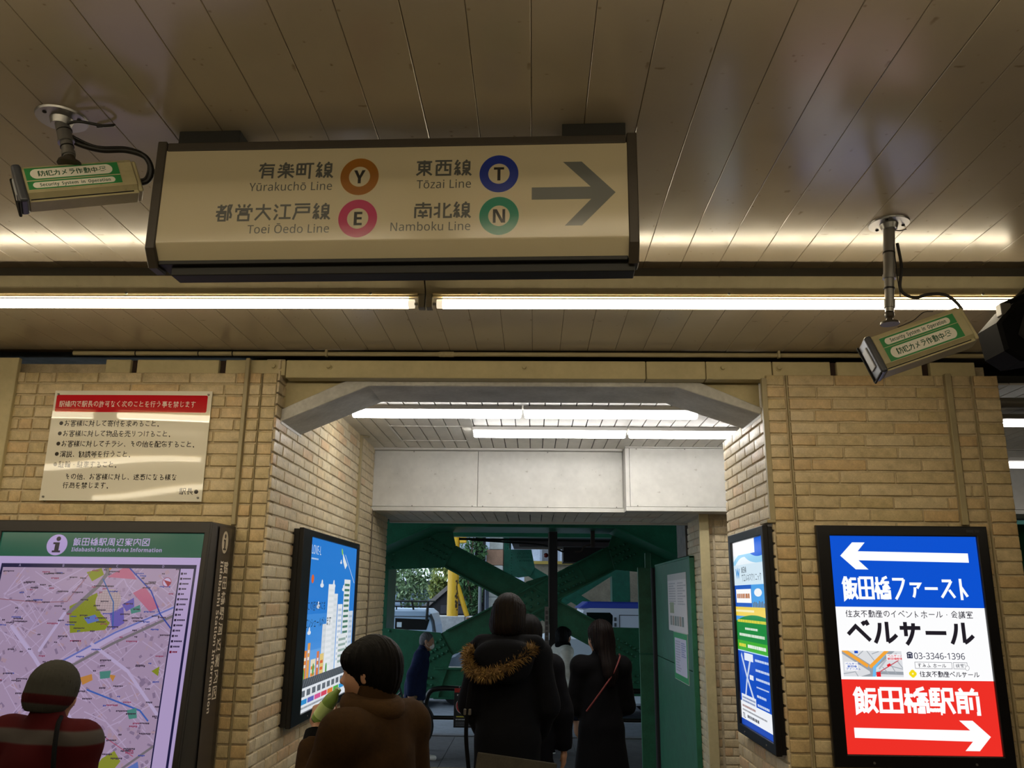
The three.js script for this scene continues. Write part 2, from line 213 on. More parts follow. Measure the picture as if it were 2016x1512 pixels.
// ---- concourse: floor, ceiling of planks, outer walls
{
  const f = structure('floor'); part('floor_bed', box(-7, -0.12, -4.6, 7, -0.012, 6), mat.gap, f);
  for (let i = 0; i < 20; i++) for (let j = 0; j < 12; j++) if (Math.abs(i - 9.5) < 7) part('floor_tile', box(-6 + i * 0.6 + 0.002, -0.012, -4.6 + j * 0.6 + 0.002, -5.4 + i * 0.6 - 0.002, 0, -4.0 + j * 0.6 - 0.002), mat.floorTile, f);
  const c = structure('ceiling'); part('ceiling_backing', box(-7, CEIL + 0.014, WALL - 0.1, 7, CEIL + 0.1, 6), mat.gap, c);
  const pls = Array.from({ length: 7 }, (_, k) => { const w = 0.0744, L = 9.4, e = 0.0016, s = new THREE.Shape([[-w, 0.012], [-w, e], [-w + e, 0], [w - e, 0], [w, e], [w, 0.012]].map((p) => new THREE.Vector2(...p))); return metric(new THREE.ExtrudeGeometry(s, { depth: L, bevelEnabled: false }).translate(0, 0, WALL)); }).map((g, k) => { const a = g.attributes.uv.array; for (let i = 0; i < a.length; i += 2) { a[i] += k * 0.37; a[i + 1] += k * 0.613; } return g; });
  const R = rng(5);
  for (let i = -32; i < 33; i++) { const o = part('ceiling_plank', pls[Math.floor(R() * 7)], mat.plank, c); o.position.set(-0.011 + 0.075 + i * 0.15, CEIL + (R() - 0.5) * 0.0012, 0); o.rotation.z = (R() - 0.5) * 0.0012; }
  structMesh('wall_back', box(-7, -0.1, 6, 7, 3.1, 6.2), M(0x8d7f63, 0.7, { map: grime }));
  structMesh('wall_front_far_left', box(-7, -0.1, -4.6, -3.905, 3.1, WALL), mat.mortar);
  structMesh('wall_far_left', box(-7.2, -0.1, -4.6, -7, 3.1, 6), M(0x8d7f63, 0.7, { map: grime }));
  structMesh('wall_far_right', box(7, -0.1, -8.3, 7.2, 3.1, 6), M(0x5d5340, 0.7, { map: grime }));
}
// ---- brick front on the left, with its return into the passage
const left0 = -3.9;
brickWall('wall_front_left', [left0, 0, WALL], 0, -1.40 - left0, 2.792, { zones: [[0, left0 * -1 - 2.72, 'bond'], [-left0 - 2.72, -left0 - 1.575, 'bond'], [-left0 - 1.555, -left0 - 1.487, 'stack'], [-left0 - 1.483, -left0 - 1.40, 'stack']], mats: brickMats, mortar: mat.mortar, seed: 31, y0: 0.059, holes: [[0, -left0 - 1.56, -1, 1.93], [-left0 - 2.6, -left0 - 1.77, 2.11, 2.67]], near: (u, v) => -v * 0.3 - u });
part('pilaster', box(-3.0, 1.98, WALL, -2.835, 2.87, WALL + 0.03, 0.004), mat.cream, scene.getObjectByName('wall_front_left')).position.set(-left0, 0, -WALL);
brickWall('wall_passage_left', [-1.40, -0.4, WALL], Math.PI / 2, 3.63, 3.3, { zones: [[0, 0.93, 'bond'], [0.935, 2.18, 'bond'], [2.21, 2.82, 'bond'], [2.85, 3.63, 'bond']], mats: paleMats, mortar: mat.mortarPale, seed: 37, len: 0.228, y0: 0.02, bed: 0.096, holes: [[0.75, 2.36, 1.31, 2.40]], near: (u, v) => u - v * 0.8 }).position.set(-1.40, -0.4, WALL);
// ---- right-hand brick pier: front, passage face and core
brickWall('wall_front_right', [1.24, -0.4, WALL], 0, 1.235, 3.192, { zones: [[0, 0.103, 'stack'], [0.115, 0.945, 'bond'], [0.985, 1.085, 'bond'], [1.1, 1.235, 'stack']], mats: brickMats, mortar: mat.mortar, seed: 41, len: 0.27, y0: 0.0021, holes: [[0.21, 1.06, 1.27, 2.39]], near: (u, v) => -v });
brickWall('wall_passage_right', [1.24, -0.4, -5.4], -Math.PI / 2, 1.03, 3.02, { zones: [[0, 1.03, 'bond']], mats: paleMats, mortar: mat.mortarPale, seed: 43, len: 0.228, y0: 0.02, holes: [[0.0, 0.79, 1.27, 2.39]], near: (u, v) => -v });
structMesh('wall_pier_core', box(1.345, -0.45, -5.4, 2.465, 2.87, -4.475), mat.mortar);
structMesh('wall_left_core', box(-3.9, -0.05, -4.9, -1.505, 2.87, -4.475), mat.mortar);
// ---- painted steel band over the brick, with bolts and seams
{
  const b = structure('trim_1');
  const runs = [[-2.372, -2.232], [-2.196, -1.739], [-1.701, -1.369], [-1.365, 0.605], [0.609, 0.929], [0.932, 1.286], [1.29, 1.6], [1.634, 2.09], [2.134, 2.372]];
  for (const [x0, x1] of runs) part('band_plate', box(x0, x0 < -1.366 || x1 > 1.287 ? 2.785 : 2.772, -4.46, x1, 2.873, -4.384, 0.004), mat.cream, b);
  for (const x of [-1.432, -1.128, -0.055, 1.021, 1.324]) part('bolt', [cyl([x, 2.836, -4.386], [x, 2.836, -4.368], 0.0125, 0.0105, 12), cyl([x, 2.836, -4.384], [x, 2.836, -4.381], 0.018, 0.018, 16)], mat.cream, b);
  for (const x of [-2.214, -1.72, 1.617, 2.112]) part('band_bracket', box(x - 0.016, 2.79, -4.45, x + 0.016, 2.873, -4.405), M(0x3b2a22, 0.9, { map: mottle }), b);
  part('conduit', [cyl([-2.55, 2.903, -4.365], [2.42, 2.903, -4.365], 0.0125, 0.0125, 12), tube([[2.42, 2.903, -4.365], [2.5, 2.9, -4.365], [2.56, 2.88, -4.372]], 0.0125, 10)], mat.conduit, b);
  for (const x of [-2.2, -1.85, -1.66]) part('strap', cyl([x - 0.003, 2.903, -4.365], [x + 0.003, 2.903, -4.365], 0.0145, 0.0145, 12), mat.black, b);
  for (const x of [-1.14, 1.32]) part('saddle', [box(x - 0.006, 2.885, -4.37, x + 0.006, 2.924, -4.345, 0.002)], mat.conduit, b);
  part('coupling', cyl([-0.52, 2.903, -4.365], [-0.44, 2.903, -4.365], 0.0155, 0.0155, 14), mat.conduit, b);
}
// cable mouldings that run down the brick
structMesh('trim_2', [box(-1.576, 1.97, WALL, -1.555, 2.872, WALL + 0.028, 0.003), box(-1.486, 0, WALL, -1.4835, 2.79, WALL + 0.014)], mat.conduit);
structMesh('trim_3', [box(2.187, 2.0, WALL, 2.22, 2.8, WALL + 0.026, 0.004), box(1.348, 0, WALL, 1.353, 2.79, WALL + 0.018), box(2.329, 0, WALL, 2.333, 2.79, WALL + 0.012)], mat.conduit);
structMesh('trim_4', [box(1.218, 2.02, -4.385, 1.246, 2.775, -4.357, 0.003), box(1.2, 2.005, -4.5, 1.246, 2.022, -4.357, 0.003)], mat.conduit);
structMesh('trim_5', [box(-1.4, 2.04, -6.578, -1.372, 2.868, -6.545, 0.003), cyl([-1.386, 2.862, -6.56], [-1.33, 2.862, -6.6], 0.006)], mat.conduit);
structMesh('trim_6', box(-1.401, -0.4, -7.215, -1.385, 2.34, -7.185), M(0x6f6351, 0.8));
// ---- haunched grey portal beam across the mouth of the passage
{
  const g = structure('beam_portal');
  const lo = [[-1.40, 2.541], [-0.918, 2.748], [0.782, 2.748], [1.24, 2.594]], up = [[1.24, 2.634], [0.91, 2.776], [0.84, 2.80], [-1.0, 2.80], [-1.05, 2.776], [-1.40, 2.612]];
  part('portal_flange', prism([...lo, ...up], -4.862, -4.462, 0.004), mat.greySteel, g);
  part('haunch_plate', [prism([[-1.40, 2.60], [-1.02, 2.78], [-1.02, 2.87], [-1.40, 2.87]], -4.52, -4.5), prism([[1.24, 2.62], [1.24, 2.87], [0.88, 2.87], [0.88, 2.785]], -4.52, -4.5)], mat.cream, g);
  part('web_plate', box(-1.4, 2.79, -4.86, 1.24, 2.9, -4.82), mat.greySteel, g);
  for (const [x, y, x2, y2] of [[-1.396, 2.54, -1.396, 2.62], [1.236, 2.59, 1.236, 2.64]]) part('plaster_fillet', box(x - 0.006, y - 0.01, -4.87, x + 0.006, y + 0.012, -4.46, 0.003), mat.whiteTrim, g);
}
// ---- passage: boarded ceiling, bulkhead, soffit
const PC = 2.87;
{
  const c = structure('ceiling_passage'); part('ceiling_backing', box(-1.5, PC + 0.012, -7.3, 6.9, PC + 0.05, -4.84), mat.boardGap, c);
  const R = rng(9), g = box(0, 0, -7.2, 0.0985, 0.012, -4.86, 0.002), h1 = box(0, 0, -6.185, 0.0985, 0.012, -4.86, 0.002), h3 = box(0, 0, -7.2, 0.0985, 0.012, -6.79, 0.002), h2 = box(0, 0.001, -6.78, 0.0985, 0.013, -6.195, 0.002);
  for (let i = 0; i < 79; i++) { const x = -1.40 + i * 0.1055, y = PC + (R() - 0.5) * 0.0015; for (const gg of i > 2 && i < 8 ? [h1, h2, h3] : [g]) { const o = part('ceiling_board', gg, mat.board, c); o.position.set(x, y, 0); } }
  part('hatch_frame', [box(-1.1, PC - 0.003, -6.187, -0.54, PC + 0.004, -6.18), box(-1.1, PC - 0.003, -6.79, -0.54, PC + 0.004, -6.783), box(-0.55, PC - 0.003, -6.79, -0.542, PC + 0.004, -6.18), box(-1.108, PC - 0.003, -6.79, -1.1, PC + 0.004, -6.18)], mat.whiteTrim, c);
}
{
  const b = structure('wall_bulkhead'); const back = -7.2, fore = -7.03;
  part('bulkhead_core', box(-1.4, 2.345, -7.6, 6.9, 2.9, back - 0.02), mat.white, b);
  for (const [x0, x1] of [[-1.398, -0.488], [-0.484, 0.765]]) part('panel', box(x0, 2.37, back - 0.03, x1, 2.853, back, 0.0015), mat.white, b);
  part('cornice', box(-1.4, 2.856, back - 0.02, 0.765, 2.872, back + 0.06), mat.whiteTrim, b);
  part('bottom_trim', box(-1.4, 2.33, back - 0.05, 0.775, 2.366, back + 0.012, 0.003), mat.white, b);
  for (const [x0, x1] of [[0.775, 0.808], [0.8105, 2.02], [2.0225, 3.24], [3.2425, 4.46], [4.4625, 5.7]]) part('panel', box(x0, 2.366, back - 0.03, x1, 2.86, fore, 0.0015), mat.white, b);
  part('bottom_trim', box(0.772, 2.328, back - 0.05, 5.7, 2.363, fore + 0.006, 0.003), mat.white, b);
  part('cornice', box(0.775, 2.862, back - 0.02, 5.7, 2.872, fore + 0.012), mat.whiteTrim, b);
  const sc = cyl([0, 0, 0], [0, 0, 0.003], 0.005, 0.005, 10);
  for (const [x, y, z] of [[-1.05, 2.375, back], [-0.53, 2.375, back], [-0.44, 2.375, back], [0.12, 2.375, back], [0.71, 2.375, back], [-1.05, 2.846, back], [0.12, 2.846, back], [0.87, 2.372, fore], [1.28, 2.372, fore], [1.69, 2.372, fore], [0.87, 2.852, fore], [1.28, 2.852, fore], [1.69, 2.852, fore]]) part('screw', sc, mat.screw, b).position.set(x, y, z);
  const s = structure('ceiling_soffit'); part('ceiling_backing', box(-1.5, 2.35, -8.35, 1.6, 2.4, -7.25), mat.boardGap, s);
  const R = rng(4), g = box(0, 0, -8.25, 0.0985, 0.012, -7.26, 0.002);
  for (let i = 0; i < 28; i++) part('ceiling_board', g, mat.board, s).position.set(-1.40 + i * 0.1055, 2.336 + (R() - 0.5) * 0.001, 0);
  part('edge_trim', box(-1.42, 2.318, -8.29, 1.52, 2.352, -8.25, 0.002), mat.whiteTrim, s);
  part('light_fitting', [box(0.62, 2.325, -7.7, 1.12, 2.337, -7.62, 0.002), box(0.66, 2.325, -8.15, 1.04, 2.337, -8.08, 0.002)], mat.whiteTrim, s);
}
// ---- far side of the passage: brick returns at the way out, second bay on the right
brickWall('wall_exit_right', [1.50, -0.6, -7.3], 0, 2.3, 2.94, { zones: [[0, 0.04, 'stack'], [0.05, 2.3, 'bond']], mats: paleMats, mortar: mat.mortarPale, seed: 51, len: 0.25, y0: 0.02, most: 140, near: (u, v) => u * 3 - v });
brickWall('wall_exit_side', [1.50, -0.6, -8.25], -Math.PI / 2, 0.95, 2.94, { zones: [[0, 0.95, 'bond']], mats: paleMats, mortar: mat.mortarPale, seed: 52, len: 0.228, y0: 0.02, near: (u, v) => -v });
structMesh('trim_7', box(1.415, -0.6, -7.27, 1.497, 2.33, -7.235, 0.004), mat.cream);
structMesh('wall_left_outer', box(-1.75, -0.6, -8.3, -1.505, 3.0, -4.9), mat.mortarPale);
structMesh('wall_exit_mass', box(1.61, -0.6, -8.25, 3.79, 2.34, -7.42), mat.mortarPale);
structMesh('wall_gable', [box(-3.9, 2.40, -8.35, 7.2, 3.3, -7.62), box(-7.2, 3.027, -8.35, 7.2, 3.3, -4.3), box(-7.2, -0.6, -8.35, -3.9, 3.3, -4.61), box(-3.95, -0.6, -8.3, -1.76, 3.04, -5.6)], mat.concrete);
structMesh('trim_8', [cyl([2.5, 2.79, -4.98], [6.8, 2.79, -4.98], 0.032, 0.032, 16), cyl([2.5, 2.72, -5.04], [6.8, 2.72, -5.04], 0.014, 0.014, 10)], M(0x8f8c86, 0.35, { metalness: 0.5 }));
structMesh('trim_9', box(1.5, 2.03, -8.9, 1.7, 2.42, -8.4, 0.004), M(0x84817c, 0.9, { map: rep(mottle, 2) }));
structMesh('wall_bay_back', box(3.8, -0.6, -8.3, 7.2, 2.34, -8.1), mat.green);
// ---- passage floor: a ramp of slabs down to the pavement
{
  const f = structure('floor_passage'), g = new THREE.Group(), slope = Math.atan(0.48 / 4.4), L = Math.hypot(0.48, 4.4), sg = box(0, -0.02, 0, 0.594, 0, 0.594, 0.002);
  g.name = 'ramp'; g.position.set(0, 0, -4.6); g.rotation.x = -slope; f.add(g);
  part('ramp_bed', box(-1.75, -0.2, -L, 7, -0.016, 0.01), mat.gap, g);
  for (let i = 0; i < 9; i++) for (let j = 0; j < 7; j++) part('floor_slab', sg, mat.paving, g).position.set(-1.6 + i * 0.6, 0, -0.6 - j * 0.6);
}
// ---- outdoors: pavement, kerb, road, line
const GROUND = -0.48;
{
  const p = structure('ground_pavement'); part('pavement_bed', box(-16, -0.9, -13.9, 16, GROUND - 0.012, -8.9), mat.gap, p);
  const g = box(0, -0.02, 0, 0.596, 0, 0.596, 0.002);
  for (let i = 0; i < 12; i++) for (let j = 0; j < 8; j++) { if (j === 3) continue; part('paving_slab', g, mat.paving, p).position.set(-4.2 + i * 0.6, GROUND, -9.6 - j * 0.6); }
  const t = box(0, -0.02, 0, 0.297, 0.004, 0.297, 0.002), dots = []; for (let a = 0; a < 5; a++) for (let b = 0; b < 5; b++) dots.push(new THREE.CylinderGeometry(0.011, 0.016, 0.006, 8).translate(0.03 + a * 0.059, 0.006, 0.03 + b * 0.059)); const td = merged([t, ...dots]);
  for (let i = 0; i < 24; i++) for (let j = 0; j < 2; j++) part('tactile_tile', td, mat.tactile, p).position.set(-4.2 + i * 0.3, GROUND, -11.4 + j * 0.3);
  for (let i = 0; i < 12; i++) part('kerbstone', box(-5.4 + i * 0.9, GROUND - 0.2, -14.08, -4.504 + i * 0.9, GROUND + 0.004, -13.9, 0.01), M(0x77757a, 0.85, { map: mottle }), p);
  part('pavement_side', [box(-16, -0.9, -13.9, -4.21, GROUND, -8.3), box(3.0, -0.9, -13.9, 16, GROUND, -8.3)], mat.paving, p);
}
structMesh('ground_road', box(-40, -0.9, -60, 40, GROUND - 0.11, -14.08), mat.road);
structMesh('road_marking', box(-20, GROUND - 0.112, -16.55, 20, GROUND - 0.106, -16.38), mat.line);
structMesh('bridge_deck', [box(-4.6, 3.25, -16.5, 22, 3.9, -8.36), box(-4.6, 2.75, -16.6, 22, 3.9, -16.3)], mat.green);
// ---------------------------------------------------------------- lamps
const glassWarm = new THREE.MeshStandardMaterial({ color: 0xf6efe0, roughness: 0.3, emissive: WARM, emissiveIntensity: TUBE.warmGlow });
const glassWarmDim = new THREE.MeshStandardMaterial({ color: 0xf6efe0, roughness: 0.3, emissive: WARM, emissiveIntensity: TUBE.warmGlow * 0.72 });   // tubes out of view, turned down to balance the concourse light
const glassCool = new THREE.MeshStandardMaterial({ color: 0xf4f4f2, roughness: 0.3, emissive: COOL, emissiveIntensity: TUBE.coolGlow });
const glassDim = new THREE.MeshStandardMaterial({ color: 0xf4f4f2, roughness: 0.3, emissive: COOL, emissiveIntensity: 3 });
const endGlass = new THREE.MeshStandardMaterial({ color: 0xd8cdb4, roughness: 0.35, emissive: WARM, emissiveIntensity: 0.9 });
const housing = M(0xb9ad8c, 0.4, { map: rep(grime, 1) }), housingDark = M(0x4a4438, 0.6), socketMat = M(0x8d8672, 0.5), rail = M(0xcdb98a, 0.3);
function areaLight(name, parent, pos, w, h, dir, color, intensity) {
  const l = new THREE.RectAreaLight(color, intensity, w, h); l.name = name; l.castShadow = true; l.position.set(...pos); parent.add(l); parent.updateWorldMatrix(true, false);
  const p = l.getWorldPosition(new THREE.Vector3()); l.lookAt(p.x + dir[0], p.y + dir[1], p.z + dir[2]); return l;
}
// long batten with one bare tube below a channel; origin at the middle of its top
function batten(label, x, z, L, group, k = 1, y = CEIL) {
  const t = thing('fluorescent_batten', label, 'ceiling light', [x, y, z], 0, group), h = L / 2;
  part('mounting_rail', box(-h, -0.05, -0.06, h, 0, 0.05), housingDark, t);
  part('channel', exX([[-0.07, -0.05], [0.085, -0.05], [0.03, -0.108], [-0.015, -0.108]], -h + 0.002, h - 0.002, 0.003), housing, t);
  part('reflector_lip', [box(-h + 0.03, -0.113, 0.022, h - 0.03, -0.105, 0.041, 0.003), box(-h + 0.03, -0.12, 0.016, h - 0.03, -0.1135, 0.034, 0.003)], rail, t);
  for (const s of [-1, 1]) { const k = part('socket', box(s * (h - 0.003), -0.165, -0.012, s * (h - 0.03), -0.1, 0.032, 0.004), socketMat, t); part('pin', cyl([s * (h - 0.03), -0.143, 0.01], [s * (h - 0.048), -0.143, 0.01], 0.006), mat.screw, k); }
  for (const s of [-0.82, 0, 0.82]) part('screw', cyl([s * h, -0.112, 0.05], [s * h, -0.112, 0.054], 0.006, 0.006, 10), mat.screw, t);
  const g = part('glass_tube', cyl([-h + 0.07, -0.143, 0.01], [h - 0.07, -0.143, 0.01], 0.0195, 0.0195, 20), k < 1 ? glassWarmDim : glassWarm, t);
  for (const s of [-1, 1]) { part('tube_end', cyl([s * (h - 0.07), -0.143, 0.01], [s * (h - 0.046), -0.143, 0.01], 0.0195, 0.0185, 20), endGlass, t); }
  areaLight('batten_lamp', t, [0, -0.168, 0.01], L - 0.16, 0.04, [0, -1, 0], WARM, TUBE.warmLight * k);
  return t;
}
batten('long bare fluorescent tube on the concourse ceiling, left of the socket joint', -1.677, -3.235, 2.46);
batten('long bare fluorescent tube on the concourse ceiling, right of the socket joint', 0.783, -3.235, 2.46);
for (const [x, z] of [[-4.15, -3.235], [-4.14, -1.15], [-1.68, -1.15], [0.78, -1.15], [3.4, -1.15], [-4.14, 1.0], [-1.68, 1.0], [0.78, 1.0], [0, 3.6]]) batten('long bare fluorescent tube on the ceiling above and behind the viewer', x, z, 2.40, 'concourse tubes outside the picture', 0.72);
// flat-based fitting of the passage with a frosted lens
function linear(label, x0, x1, z, y = PC, k = 1) {
  const t = thing('linear_light', label, 'ceiling light', [(x0 + x1) / 2, y, z]), h = (x1 - x0) / 2;
  part('base', exX([[-0.1, 0], [0.1, 0], [0.09, -0.022], [-0.09, -0.022]], -h, h, 0.002), mat.whiteTrim, t);
  const s = new THREE.Shape(); s.moveTo(-0.03, -0.02); s.lineTo(0.03, -0.02); s.quadraticCurveTo(0.034, -0.062, 0, -0.066); s.quadraticCurveTo(-0.034, -0.062, -0.03, -0.02);
  part('lens', new THREE.ExtrudeGeometry(s, { depth: 2 * h - 0.05, bevelEnabled: true, bevelSize: 0.012, bevelThickness: 0.018, bevelOffset: -0.012, bevelSegments: 3 }).translate(0, 0, -h + 0.025).rotateY(Math.PI / 2), k < 1 ? glassDim : glassCool, t);
  areaLight('lens_lamp', t, [0, -0.07, 0], 2 * h - 0.06, 0.05, [0, -1, 0], COOL, TUBE.coolLight * k);
  return t;
}
linear('white frosted strip light on the passage ceiling, nearer row, left one', -1.255, -0.082, -5.58);
linear('white frosted strip light on the passage ceiling, nearer row, right one', -0.072, 1.118, -5.58);
linear('white frosted strip light on the passage ceiling, farther row, its left end free', -0.47, 0.705, -6.29);
linear('white frosted strip light on the passage ceiling, farther row, running behind the brick pier', 0.718, 1.90, -6.29);
linear('white strip light beyond the right edge of the brick pier, upper of two', 3.13, 4.3, -5.58, 2.83, 0.3);
linear('white strip light beyond the right edge of the brick pier, lower of two', 3.52, 4.7, -6.29, 2.66, 0.3);
// ---------------------------------------------------------------- signs, posters, cameras on the ceiling and walls
const frameBrown = M(0x3d352a, 0.5, { map: grime }), frameBlack = M(0x0e0d0f, 0.32, { bumpMap: peel, bumpScale: 0.0002 }), darkTray = M(0x18170f, 0.6);
const printed = (tex, rough, o = {}) => new THREE.MeshStandardMaterial({ map: tex, roughness: rough, ...o });
const backlit = (tex, k, rough = 0.12, tint = 0xffffff) => new THREE.MeshStandardMaterial({ color: 0x0b0b0c, roughness: rough, emissive: tint, emissiveMap: tex, emissiveIntensity: k });
// the hanging direction sign
{
  const t = thing('direction_sign', 'long cream hanging sign with four line symbols and a grey arrow', 'sign', [-0.403, 2.88, -2.117], -0.0287);
  const W = 0.687, cap = [[0.004, 0.004], [0.004, -0.326], [-0.03, -0.374], [-0.08, -0.374], [-0.112, -0.326], [-0.112, 0.004]];
  for (const s of [-1, 1]) part('end_cap', exX(cap, s > 0 ? W - 0.028 : -W, s > 0 ? W : -W + 0.028, 0.0025), frameBrown, t);
  part('top_rail', box(-W + 0.03, -0.026, -0.108, W - 0.03, 0, 0.003, 0.003), frameBrown, t);
  part('bottom_tray', [box(-W + 0.03, -0.364, -0.112, W - 0.03, -0.352, -0.026, 0.002), box(-W + 0.06, -0.39, -0.105, W - 0.01, -0.362, -0.045, 0.003)], darkTray, t);
  for (const [a, b] of [[0.052, 0.233], [1.166, 1.345]]) part('mounting_box', box(a - W, 0, -0.1, b - W, 0.046, -0.012, 0.002), darkTray, t);
  const S = 1554, x0 = 0.028, y0 = 0.024, tex = canvasTex(2048, 460, (x, w, h) => {
    x.fillStyle = '#bcb091'; x.fillRect(0, 0, w, h); const X = (s) => (s - x0) * S, Y = (d) => (d - y0) * S, G = '#50514d';
    for (const [txt, r, top, size, en, eb] of [['有楽町線', 0.52, 0.066, 0.053, 'Yūrakuchō Line', 0.155], ['都営大江戸線', 0.52, 0.194, 0.053, 'Toei Ōedo Line', 0.285], ['東西線', 0.913, 0.067, 0.052, 'Tōzai Line', 0.155], ['南北線', 0.914, 0.196, 0.052, 'Namboku Line', 0.283]]) {
      jp(x, txt, X(r), Y(top), size * S, { color: G, w: 0.112, sx: 1.0, gap: 0.045, align: 'right' });
      x.save(); x.translate(X(r), Y(eb)); x.scale(0.97, 1); latin(x, en, 0, 0, 0.0358 * S, { color: G, align: 'right' }); x.restore();
    }
    for (const [L, cx, cy, c] of [['Y', 0.595, 0.116, '#8f5a1c'], ['E', 0.597, 0.244, '#a92452'], ['T', 0.989, 0.114, '#1b2f86'], ['N', 0.991, 0.242, '#12785c']]) {
      x.fillStyle = c; x.beginPath(); x.ellipse(X(cx), Y(cy), 0.0545 * S, 0.057 * S, 0, 0, 7); x.fill(); x.fillStyle = '#bcb091'; x.beginPath(); x.ellipse(X(cx), Y(cy), 0.03 * S, 0.031 * S, 0, 0, 7); x.fill();
      latin(x, L, X(cx), Y(cy) + 0.0205 * S, 0.056 * S, { color: '#22201e', weight: 'bold', align: 'center' });
    }
    x.fillStyle = '#62645f'; x.beginPath(); [[1.081, 0.158], [1.244, 0.158], [1.168, 0.081], [1.22, 0.081], [1.312, 0.176], [1.219, 0.274], [1.172, 0.274], [1.245, 0.195], [1.081, 0.195]].forEach(([a, b], i) => (i ? x.lineTo(X(a), Y(b)) : x.moveTo(X(a), Y(b)))); x.fill();
  });
  // the face: flat, then bent back towards the underside; one continuous sheet
  const prof = [[0, -0.024], [0, -0.306], [-0.0015, -0.313], [-0.0055, -0.319], [-0.033, -0.356]], P = [], UV = [], I = [], half = 0.659; let run = 0;
  prof.forEach(([z, y], i) => { if (i) run += Math.hypot(z - prof[i - 1][0], y - prof[i - 1][1]); for (const s of [-1, 1]) { P.push(s * half, y, z); UV.push(s > 0 ? 1 : 0, 1 - Math.min(run / 0.296, 0.995)); } });
  for (let i = 0; i < prof.length - 1; i++) I.push(2 * i, 2 * i + 2, 2 * i + 1, 2 * i + 1, 2 * i + 2, 2 * i + 3);
  const g = new THREE.BufferGeometry(); g.setAttribute('position', new THREE.Float32BufferAttribute(P, 3)); g.setAttribute('uv', new THREE.Float32BufferAttribute(UV, 2)); g.setIndex(I);
  const face = toCreasedNormals(g, 0.5); part('face_panel', face, printed(tex, 0.22, { bumpMap: peel, bumpScale: 0.0001 }), t, 'cream acrylic face with the lettering');
  part('light_box', box(-half, -0.352, -0.1, half, -0.026, -0.036), frameBrown, t);
}
// frame and screen of a wall light box: local x along, y down from the top, face at z = 0
function lightBox(label, pos, turn, outer, screen, tex, k, bodyDepth, category = 'light box', glow = 0.35, tint = 0xffffff) {
  const [x0, x1, y0, y1] = outer, [a0, a1, b0, b1] = screen, t = thing('poster_light_box', label, category, pos, turn);
  part('back_box', box(x0 + 0.006, y0 + 0.006, -bodyDepth, x1 - 0.006, y1 - 0.006, -0.014), frameBlack, t);
  const shp = new THREE.Shape([[x0, y0], [x1, y0], [x1, y1], [x0, y1]].map((p) => new THREE.Vector2(...p))); shp.holes.push(new THREE.Path([[a0, b0], [a0, b1], [a1, b1], [a1, b0]].map((p) => new THREE.Vector2(...p))));
  part('frame', metric(new THREE.ExtrudeGeometry(shp, { depth: 0.02, bevelEnabled: true, bevelSize: 0.005, bevelThickness: 0.005, bevelOffset: -0.005, bevelSegments: 2 }).translate(0, 0, -0.02)), frameBlack, t);
  const sc = quad(a1 - a0, b1 - b0).translate((a0 + a1) / 2, (b0 + b1) / 2, -0.009); part('lit_screen', sc, backlit(tex, k, 0.12, tint), t);
  for (const s of [0.22, 0.78]) part('lock', cyl([x0 + (x1 - x0) * s, y0 + 0.022, 0.003], [x0 + (x1 - x0) * s, y0 + 0.022, 0.008], 0.006, 0.0055, 12), mat.screw, t);
  part('maker_plate', [box(x1 - 0.105, y1 - 0.03, 0.004, x1 - 0.07, y1 - 0.018, 0.006), box(x1 - 0.062, y1 - 0.03, 0.004, x1 - 0.04, y1 - 0.018, 0.006)], M(0x2c2b2d, 0.4), t);
  areaLight('screen_glow', t, [(a0 + a1) / 2, (b0 + b1) / 2, 0.03], a1 - a0, b1 - b0, [Math.sin(turn), 0, Math.cos(turn)], new THREE.Color(tint), glow);
  return t;
}
